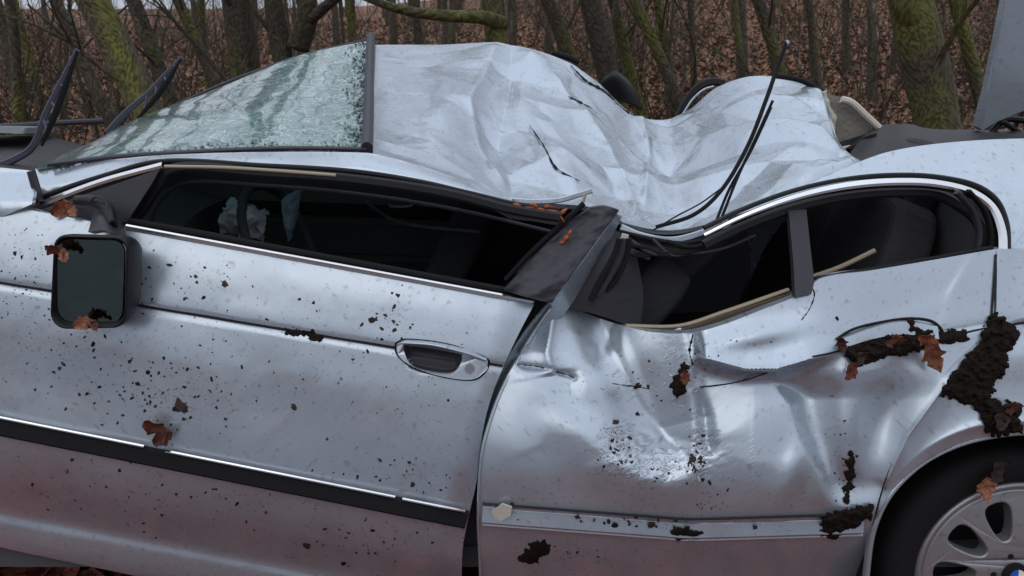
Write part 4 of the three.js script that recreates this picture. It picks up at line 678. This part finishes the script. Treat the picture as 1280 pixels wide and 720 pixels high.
// ---------------------------------------------------------------- clods of soil, bark and leaves: each a thing of its own
function clod(outline, zf, thick, label, mat = M.mud, grp = 'soil stuck to the wreck') {
  const xs = outline.map(p => p[0]), ys = outline.map(p => p[1]), x0 = Math.min(...xs) - 4, x1 = Math.max(...xs) + 4, y0 = Math.min(...ys) - 4, y1 = Math.max(...ys) + 4, st = Math.max(0.9, Math.max(x1 - x0, y1 - y0) / 130);
  const closed = [...outline, outline[0]], inside = (x, y) => { let c = false; for (let i = 0, j = outline.length - 1; i < outline.length; j = i++) { const [xi, yi] = outline[i], [xj, yj] = outline[j]; if (yi > y !== yj > y && x < (xj - xi) * (y - yi) / (yj - yi) + xi) c = !c; } return c; };
  const nx = Math.ceil((x1 - x0) / st), ny = Math.ceil((y1 - y0) / st), val = [], pos = [], idx = [], map = new Map();
  for (let j = 0; j <= ny; j++) for (let i = 0; i <= nx; i++) { const x = x0 + i * st, y = y0 + j * st, d = lineDist(x, y, closed)[0] * (inside(x, y) ? 1 : -1) + 10 * fbm(x / 8, y / 8, 3, 4); val.push(d); }
  const W = nx + 1, vid = k => { if (!map.has(k)) { const i = k % W, j = (k - i) / W, x = x0 + i * st, y = y0 + j * st, d = Math.max(0, val[k]), h = thick * Math.min(1, Math.sqrt(d / 9)) * (0.65 + 1.1 * fbm(x / 9, y / 9, 7, 4)) - (val[k] < 0 ? 0.004 : 0); const p = P(x, y, zf(x, y) + 0.001 + h); map.set(k, pos.length / 3); pos.push(p.x, p.y, p.z); } return map.get(k); };
  for (let j = 0; j < ny; j++) for (let i = 0; i < nx; i++) { const a = j * W + i; if (Math.max(val[a], val[a + 1], val[a + W], val[a + W + 1]) > 0) { const q = [a, a + 1, a + W, a + W + 1].map(vid); idx.push(q[0], q[2], q[1], q[1], q[2], q[3]); } }
  if (!idx.length) return;
  const uv = []; for (let i = 0; i < pos.length; i += 3) uv.push(pos[i] * 3, pos[i + 1] * 3);
  return thing('soil_clod', toGeo(pos, idx, uv), mat, label, 'soil', grp);
}
const zq = (x, y) => Math.max(ZR(x, y), ZQ(x, y)) + 0.003;
clod([[1238, 396], [1246, 392], [1262, 402], [1272, 414], [1270, 430], [1260, 442], [1262, 458], [1246, 474], [1240, 496], [1252, 506], [1262, 500], [1276, 514], [1276, 540], [1250, 544], [1232, 540], [1228, 520], [1216, 508], [1176, 494], [1178, 484], [1206, 450], [1226, 424]], zq, 0.02, 'large dark slab of soil across the rear door edge and wheel arch');
clod([[1046, 424], [1056, 440], [1064, 454], [1078, 458], [1108, 446], [1150, 440], [1166, 430], [1168, 412], [1150, 410], [1128, 420], [1110, 418], [1094, 426], [1074, 430], [1060, 434]], (x, y) => ZR(x, y) + 0.012, 0.02, 'dark soil packed into the rear door handle');
clod([[1170, 416], [1200, 412], [1212, 414], [1210, 424], [1186, 430], [1172, 428]], zq, 0.01, 'strip of soil between the rear handle and the door edge');
clod([[1028, 646], [1050, 640], [1066, 636], [1092, 630], [1092, 644], [1078, 654], [1060, 664], [1040, 676], [1026, 672]], (x, y) => ZR(x, y) + 0.012, 0.016, 'soil clinging to the rear end of the door strip');
clod([[1064, 560], [1070, 570], [1068, 600], [1064, 620], [1058, 640], [1056, 610], [1058, 580]], ZR, 0.012, 'upright smear of soil down the rear door fold');
clod([[646, 698], [660, 684], [664, 676], [680, 676], [690, 680], [684, 692], [670, 704], [652, 706]], ZR, 0.008, 'flat dark soil clod below the rear door strip');
clod([[834, 662], [850, 660], [878, 666], [880, 672], [862, 676], [838, 672]], (x, y) => ZR(x, y) + 0.014, 0.008, 'thin soil clod lying on the rear door strip');
clod([[842, 470], [852, 456], [860, 452], [860, 470], [856, 492], [846, 498], [838, 486]], ZR, 0.014, 'brown soil lodged in the torn seam of the rear door');
clod([[356, 410], [390, 414], [408, 420], [402, 428], [392, 426], [378, 420], [360, 418]], (x, y) => ZF(x, y), 0.006, 'small soil clod hanging from the front door crease');
clod([[1100, 396], [1112, 402], [1120, 410], [1104, 412]].map(([x, y]) => [x + 34, y + 4]), (x, y) => ZR(x, y) + 0.016, 0.006, 'crumb of soil on the rim of the rear handle');
clod([[1218, 600], [1230, 596], [1246, 606], [1238, 624], [1224, 618]].map(([x, y]) => [x - 4, y - 150]), zq, 0.016, 'soil lump on the slope above the rear wheel arch');

const leafTex = tex(256, (u, v) => { const n = tile(u, v, 14, 4, 1), r = Math.abs(((u - 0.5) * 9 + Math.abs(v - 0.5) * 5) % 1 - 0.5); const k = 0.85 + n * 0.6 - (r < 0.05 ? 0.06 : 0); return [k, k * 0.97, k * 0.93]; });
const leafMats = ['#8f5032', '#6a3522', '#7a4a34', '#4a2419', '#a0705a', '#2e1b14'].map(c => new THREE.MeshStandardMaterial({ color: c, map: leafTex, roughness: 0.8, side: THREE.DoubleSide }));
function leafGeo(len, curl, lobes = 4) {                        // an oak-like leaf with a midrib fold and curled rim
  const nu = 26, nv = 8;
  return sheet(nu, nv, (u, v) => { const w = Math.sin(Math.PI * Math.pow(u, 0.8)) * (0.3 + 0.06 * Math.sin(u * lobes * 6.283) + 0.03 * Math.sin(u * 31)) * len * (u > 0.97 ? 0.3 : 1) + 0.004 * len, s = (v - 0.5) * 2; return V((u - 0.5) * len, Math.abs(s) * w * 0.35 + curl * len * ((u - 0.5) ** 2 * 2 + s * s * 0.25 * Math.sin(u * 7)) + len * 0.10 * noise(u * 4 + curl * 40, v * 2, lobes), s * w); }, V(0, -0.0008, 0), p => [p.x / len + 0.5, p.z / len + 0.5]);
}
function leaf(px, py, z, len, rot, tilt, m, label, category = 'leaf') {
  const g = leafGeo(len, rr(0.25, 0.6), 3 + Math.floor(rnd() * 2)); g.rotateX(Math.PI / 2 + tilt); g.rotateZ(rot); const p = P(px, py, z); g.translate(p.x, p.y, p.z);
  thing('dead_leaf', g, leafMats[m], label, category, 'dead leaves caught on the wreck');
}
leaf(80, 258, -2.09, 0.062, 0.5, 0.3, 0, 'orange dead leaf caught behind the door mirror arm');
leaf(90, 262, -2.08, 0.04, 2.2, 0.1, 4, 'small tan leaf beside the mirror arm');
leaf(72, 312, -1.905, 0.05, -0.6, 0.4, 1, 'curled brown leaf on the upper rim of the door mirror');
leaf(80, 318, -1.9, 0.035, 1.6, 0.2, 4, 'pale leaf scrap on the upper rim of the door mirror');
leaf(106, 402, -1.915, 0.05, 0.3, 0.2, 4, 'pinkish tan leaf on the lower rim of the door mirror');
leaf(118, 406, -1.912, 0.028, 2.0, 0.2, 1, 'brown leaf scrap at the bottom of the mirror glass');
leaf(198, 536, -1.965, 0.075, -0.9, 0.1, 1, 'large rust brown leaf stuck on the front door strip');
leaf(206, 546, -1.957, 0.06, 0.6, -0.2, 3, 'dark brown leaf under the rusty one on the front door strip');
leaf(1064, 462, -1.96, 0.055, 1.0, 0.2, 1, 'reddish leaf hanging below the front end of the rear handle');
leaf(1052, 430, -1.965, 0.045, -1.2, 0.2, 3, 'dark leaf at the front end of the rear handle');
leaf(1160, 424, -1.96, 0.06, -0.5, 0.3, 0, 'orange leaf at the back end of the rear handle');
leaf(1166, 446, -1.958, 0.08, -1.1, 0.1, 2, 'long brown leaf hanging from the back of the rear handle');
leaf(1118, 424, -1.962, 0.05, 0.2, 0.3, 1, 'brown leaf on the soil in the rear handle');
leaf(1076, 446, -1.955, 0.04, 0.9, 0.2, 5, 'dark scrap of leaf under the rear handle soil');
leaf(1252, 520, -1.95, 0.07, 1.3, 0.2, 5, 'dark leaf lying on the soil above the wheel arch');
leaf(1266, 508, -1.95, 0.05, 0.2, 0.2, 3, 'brown leaf on the soil slab by the wheel arch');
leaf(1232, 610, -2.02, 0.075, -1.4, 0.2, 4, 'tan leaf hanging in front of the tyre');
leaf(1246, 586, -2.03, 0.08, 1.0, 0.3, 5, 'dark crumpled leaf above the tyre');
leaf(856, 470, -1.985, 0.04, 1.5, 0.1, 1, 'red brown leaf wedged in the torn rear door seam');
thing('plastic_scrap', plate([[614, 640], [628, 630], [640, 634], [638, 645], [622, 654]], (x, y) => ZR(x, y) + 0.014 + (x - 620) * 0.0004, 0.006), M.cream, 'small cream scrap stuck at the front of the rear door strip', 'scrap');
// splinters of broken wood caught at the pillar
for (const [x, y, l, a, t] of [[646, 257, 0.05, -0.25, 1], [662, 261, 0.06, -0.15, 0], [676, 263, 0.05, -0.35, 1], [690, 265, 0.06, -0.1, 1], [698, 272, 0.04, -0.6, 1], [684, 260, 0.035, 0.3, 0], [704, 266, 0.03, 0.8, 1], [708, 298, 0.03, 0.9, 1], [702, 305, 0.028, 0.5, 0], [712, 292, 0.022, 1.2, 1], [676, 326, 0.02, 0.7, 0], [668, 258, 0.03, -0.5, 1]]) {
  const p = P(x, y, -2.17), g = tube([p.clone().add(V(-l / 2 * Math.cos(a), -l / 2 * Math.sin(a), 0)), p.clone().add(V(0, 0.004, 0.006)), p.clone().add(V(l / 2 * Math.cos(a), l / 2 * Math.sin(a), 0.002))], [0.002, 0.0055, 0.001], 6, 8);
  const q = g.attributes.position; for (let i = 0; i < q.count; i++) q.setY(i, q.getY(i) + 0.004 * noise(q.getX(i) * 90, q.getZ(i) * 90));
  thing('wood_splinter', g, t ? M.wood : leafMats[0], 'orange brown wood splinter caught at the crushed centre pillar', 'splinter', 'splinters at the crushed pillar');
}

// ================================================================ THE WOOD
const barkBump = tex(256, (u, v) => { const n = 0.5 + tile(u * 1, v, 26, 4, 1) * 0.9; return [n, n, n]; }, false);
const barkMap = tex(512, (u, v) => { const n = 0.85 + tile(u, v, 30, 5, 6) * 0.9; return [n, n, n]; });
const bark = new THREE.MeshStandardMaterial({ vertexColors: true, map: barkMap, roughness: 0.95, bumpMap: barkBump, bumpScale: 0.012, side: THREE.DoubleSide });
function barkColor(moss, dark) {
  const o = rnd() * 50;
  return (q, n) => {
    const m = smooth(0.02, 0.3, fbm(q.x * 2.2 + o, q.y * 1.3, q.z * 2.2, 3) + moss - 0.35), li = smooth(0.2, 0.36, fbm(q.x * 7 + o, q.y * 7, q.z * 7, 3)) * 0.6, v = 0.8 + 0.5 * fbm(q.x * 12, q.y * 3, q.z * 12 + o, 3);
    const c = [lerp(0.10, 0.15, m), lerp(0.082, 0.152, m), lerp(0.055, 0.034, m)];
    return [lerp(c[0], 0.25, li) * v * dark, lerp(c[1], 0.26, li) * v * dark, lerp(c[2], 0.19, li) * v * dark];
  };
}
function twigs(list, start, dir, len, r, level, color, rs) {
  const n = 4, pts = [start.clone()], d = dir.clone().normalize(); let p = start.clone();
  for (let i = 0; i < n; i++) { d.add(V(rr(-1, 1), rr(-0.6, 0.9), rr(-1, 1)).multiplyScalar(0.22)).normalize(); p = p.clone().addScaledVector(d, len / n); pts.push(p); }
  list.push(tube(pts, [r, r * 0.7, r * 0.3], rs, n + 1, color));
  if (level <= 0) return;
  const kids = level > 1 ? 3 : 4;
  for (let k = 0; k < kids; k++) { const t = rr(0.3, 1), i = Math.min(n - 1, Math.floor(t * n)), b = pts[i].clone().lerp(pts[i + 1], t * n - i); twigs(list, b, d.clone().add(V(rr(-1, 1), rr(-0.3, 1), rr(-1, 1)).multiplyScalar(0.9)), len * rr(0.45, 0.7), r * 0.5, level - 1, color, Math.max(3, rs - 1)); }
}
// a tree whose trunk passes two measured points (photo columns at rows 0 and 150) at depth z
function tree(xt, xb, wpx, z, o) {
  const A = P(xb, 150, z), B = P(xt, 0, z), dir = B.clone().sub(A).normalize(), r = wpx * -z / F / 2;
  let base = A.clone(); for (let i = 0; i < 8; i++) base.addScaledVector(dir, (hill(base.x, base.z) - 0.12 - base.y) / dir.y);
  const H = o.h || rr(7, 11), color = barkColor(o.moss ?? rr(0.1, 0.5), o.dark ?? rr(0.7, 1.1)), pts = [], rads = [];
  const n = 8; for (let i = 0; i <= n; i++) { const t = i / n, s = t * H, bend = Math.max(0, s - 3.2) * 0.12, p = base.clone().addScaledVector(dir, s).add(V(noise(i * 0.9, xt) * 0.12 * Math.min(1, t * 5) + bend * -dir.x, 0, noise(i * 0.9, xt, 9) * 0.3 * t)); pts.push(p); rads.push(r * (i === 0 ? 1.35 : lerp(1.03, 0.2, t))); }
  const g = group('bare_tree', base, o.label, 'tree', o.group);
  const add = (name, geo) => { geo.translate(-base.x, -base.y, -base.z); const m = shade(new THREE.Mesh(geo, bark)); m.name = name; g.add(m); return m; };
  const tr = tube(pts, rads, 14, 40, color);
  { const q = tr.attributes.position, nn = tr.attributes.normal; for (let i = 0; i < q.count; i++) { const k = r * 0.28 * fbm(q.getX(i) * 5, q.getY(i) * 2.2, q.getZ(i) * 5, 3); q.setXYZ(i, q.getX(i) + nn.getX(i) * k, q.getY(i), q.getZ(i) + nn.getZ(i) * k); } tr.computeVertexNormals(); }
  add('trunk', tr);
  const list = []; const c = new THREE.CatmullRomCurve3(pts);
  const nl = o.limbs ?? 9; for (let k = 0; k < nl; k++) { const t = lerp(o.low ?? 0.16, 0.98, k / nl), p = c.getPoint(t), a = rnd() * 6.28; twigs(list, p, V(Math.cos(a), rr(0.5, 1.3), Math.sin(a)), rr(0.8, 2.0) * (1.1 - t * 0.4), Math.min(0.03, r * lerp(0.2, 0.14, t)), 2, color, 5); }
  if (o.extra) for (const e of o.extra) add('branch', tube(e.pts.map(q => P(q[0], q[1], z + (q[2] || 0))), e.r, 8, 24, color));
  if (list.length) add('twigs', mergeGeometries(list)).userData.kind = 'stuff';
  return g;
}
const G = 'bare trees behind the wreck';
tree(112, 186, 46, -7.2, { moss: 0.35, dark: 1.25, label: 'thick lichen-spotted leaning tree behind the windscreen wipers', group: G });
tree(165, 226, 20, -8, { moss: 0.3, label: 'slender leaning tree just behind the lichen-spotted one', group: G });
tree(288, 312, 40, -7.4, { moss: 0.4, dark: 0.6, label: 'dark mossy tree beyond the middle of the windscreen', group: G });
tree(345, 376, 30, -7, { moss: 0.45, dark: 0.55, label: 'dark twin-stemmed tree beyond the windscreen top', group: G, extra: [{ pts: [[372, 60, 0.05], [384, 20, 0.1], [380, -40, 0.1], [400, -160, 0.1]], r: [0.09, 0.08, 0.05] }, { pts: [[372, 40], [400, 14, 0.2], [424, -6, 0.3], [470, -50, 0.3]], r: [0.05, 0.04, 0.02] }] });
tree(440, 440, 13, -9.5, { moss: 0.4, label: 'thin upright tree rising over the windscreen header', group: G });
tree(612, 640, 30, -7.2, { moss: 0.55, dark: 0.8, label: 'mossy tree above the roof with one long branch reaching forward', group: G, extra: [{ pts: [[630, 30], [604, 22, 0.2], [560, 20, 0.4], [510, 14, 0.5], [470, 2, 0.6], [430, -14, 0.6]], r: [0.06, 0.05, 0.04, 0.03, 0.02] }] });
tree(684, 728, 22, -9, { moss: 0.45, label: 'mossy tree beyond the bulged middle of the roof', group: G });
tree(738, 772, 30, -8, { moss: 0.35, dark: 0.6, label: 'dark knotted tree beside the black far headrest', group: G });
tree(768, 806, 14, -9, { moss: 0.6, label: 'thin green mossy stem left of the roof hollow', group: G });
tree(790, 860, 17, -8.6, { moss: 0.6, label: 'leaning mossy stem rising out of the roof hollow', group: G });
tree(822, 846, 11, -10, { moss: 0.5, label: 'very thin stem standing in the roof hollow', group: G });
tree(862, 868, 9, -11, { moss: 0.3, label: 'thin straight stem right of the roof hollow', group: G });
tree(942, 990, 18, -8.5, { moss: 0.5, label: 'mossy leaning stem beside the torn window seal', group: G });
tree(1004, 1036, 13, -10, { moss: 0.45, label: 'slim leaning stem above the torn cream pillar', group: G });
tree(1142, 1166, 58, -7, { moss: 0.62, dark: 0.85, h: 10, label: 'thick mossy tree behind the rear screen surround', group: G, extra: [{ pts: [[1150, 40], [1132, 10, 0.1], [1120, -30, 0.1], [1100, -140, 0]], r: [0.1, 0.1, 0.06] }] });
tree(1184, 1230, 18, -7.6, { moss: 0.5, label: 'slim leaning tree beside the raised boot lid', group: G });
tree(1090, 1090, 11, -14, { moss: 0.3, label: 'thin tree up the leafy slope left of the thick mossy one', group: G });
tree(6, 20, 14, -8, { moss: 0.4, label: 'mossy stem at the wing end behind the wipers', group: G });
tree(20, 62, 12, -9, { moss: 0.4, label: 'thin leaning stem behind the longer wiper', group: G });
tree(62, 142, 18, -8.4, { moss: 0.3, label: 'leaning bare stem between the two wipers', group: G });
tree(226, 286, 16, -9.4, { moss: 0.35, label: 'leaning stem between the lichen-spotted tree and the dark one', group: G });
tree(255, 268, 10, -11, { moss: 0.3, label: 'very thin upright stem before the dark mossy tree', group: G });
tree(1056, 1060, 9, -17, { moss: 0.3, label: 'thin far stem on the red leafy slope', group: G });
tree(916, 940, 10, -12, { moss: 0.4, label: 'thin stem up the slope beyond the right roof bulge', group: G });
tree(520, 534, 12, -11, { moss: 0.4, label: 'thin mossy stem behind the flat front of the roof', group: G });
tree(566, 560, 10, -13, { moss: 0.3, label: 'thin far stem under the long mossy branch', group: G });
// the wood further up the slope: a few grown trees, copied
{
  const protos = []; for (let k = 0; k < 5; k++) protos.push(tree(600 + k * 20, 600 + k * 20, rr(7, 12), -20, { limbs: 12, low: 0.1, h: rr(9, 13), moss: rr(0.1, 0.45), label: 'slender bare tree further up the leafy slope', group: 'bare trees up the slope' }));
  for (const p of protos) { p.rotation.z = 0; }
  for (let i = 0; i < 190; i++) {
    const src = protos[i % 5], c = i < 5 ? src : src.clone(); if (i >= 5) { c.name = numbered('bare_tree'); scene.add(c); }
    const z = -rr(12, 52), half = -z * 0.66, x = rr(-half, half), s = i % 3 ? rr(0.7, 1.25) : rr(0.35, 0.6);
    c.position.set(x, hill(x, z) - 0.1, z); c.scale.set(s, s * rr(0.9, 1.2), s); c.rotation.y = rnd() * 6.28; c.rotation.z = rr(-0.02, 0.16);
  }
}
// fallen leaves, brushwood: nobody could count them
{
  const lg = leafGeo(0.11, 0.5, 3), N = 52000, im = new THREE.InstancedMesh(new THREE.PlaneGeometry(0.1, 0.07, 2, 1), new THREE.MeshStandardMaterial({ color: 0xffffff, roughness: 0.9, side: THREE.DoubleSide }), N), m = new THREE.Matrix4(), q = new THREE.Quaternion(), e = new THREE.Euler(), c = new THREE.Color();
  const pa = im.geometry.attributes.position; for (let i = 0; i < pa.count; i++) if (Math.abs(pa.getX(i)) < 0.01) pa.setZ(i, -0.018); im.geometry.computeVertexNormals();
  const pal = [[0.21, 0.095, 0.05], [0.24, 0.125, 0.07], [0.13, 0.066, 0.038], [0.27, 0.17, 0.105], [0.09, 0.05, 0.032], [0.18, 0.115, 0.066]];
  for (let i = 0; i < N; i++) {
    const z = -4.6 - 40 * rnd() ** 1.4, half = -z * 0.68, x = rr(-half, half);
    e.set(-Math.PI / 2 + rr(-0.6, 0.6), rr(-0.5, 0.5), rnd() * 6.28); q.setFromEuler(e); const s = rr(0.6, 1.3);
    m.compose(V(x, hill(x, z) + rr(0.012, 0.05), z), q, V(s, s, s)); im.setMatrixAt(i, m);
    const k = pal[Math.floor(rnd() * pal.length)], v = rr(0.7, 1.15); im.setColorAt(i, c.setRGB(k[0] * v, k[1] * v, k[2] * v));
  }
  im.name = 'fallen_leaves'; im.userData = { label: 'red brown fallen leaves covering the woodland floor', category: 'leaves', kind: 'stuff' }; shade(im); scene.add(im);
  // red leaves added round the wreck so its lower panels reflect red
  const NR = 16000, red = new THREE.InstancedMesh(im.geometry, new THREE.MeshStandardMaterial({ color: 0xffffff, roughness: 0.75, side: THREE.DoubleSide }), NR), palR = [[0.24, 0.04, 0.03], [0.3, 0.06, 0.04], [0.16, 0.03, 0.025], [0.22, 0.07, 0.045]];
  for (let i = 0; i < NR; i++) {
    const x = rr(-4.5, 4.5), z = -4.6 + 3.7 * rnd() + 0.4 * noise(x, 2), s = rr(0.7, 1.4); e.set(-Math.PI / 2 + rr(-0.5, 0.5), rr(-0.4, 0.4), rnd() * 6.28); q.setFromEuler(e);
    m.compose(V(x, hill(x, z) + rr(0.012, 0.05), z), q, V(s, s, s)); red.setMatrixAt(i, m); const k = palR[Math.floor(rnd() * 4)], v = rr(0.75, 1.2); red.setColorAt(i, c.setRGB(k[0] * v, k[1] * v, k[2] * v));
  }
  red.name = 'added_red_leaves'; red.userData = { label: 'red leaves added round the wreck to tint its lower panels', category: 'leaves', kind: 'stuff' }; shade(red); scene.add(red);
  const list = []; for (let k = 0; k < 6; k++) { const a = k * 1.05; twigs(list, V(0, -0.05, 0), V(Math.cos(a) * 0.5, 1, Math.sin(a) * 0.5), rr(0.7, 1.3), 0.008, 1, barkColor(0.2, 1.2), 3); }
  const NB = 480, br = new THREE.InstancedMesh(mergeGeometries(list), bark, NB);
  for (let i = 0; i < NB; i++) { const z = -rr(8, 42), half = -z * 0.68, x = rr(-half, half), s = rr(0.6, 1.7); e.set(rr(-0.2, 0.2), rnd() * 6.28, rr(-0.2, 0.2)); q.setFromEuler(e); m.compose(V(x, hill(x, z), z), q, V(s, s, s)); br.setMatrixAt(i, m); }
  br.name = 'brushwood'; br.userData = { label: 'leafless brushwood among the trees', category: 'undergrowth', kind: 'stuff' }; shade(br); scene.add(br);
}
renderer.render(scene, camera);
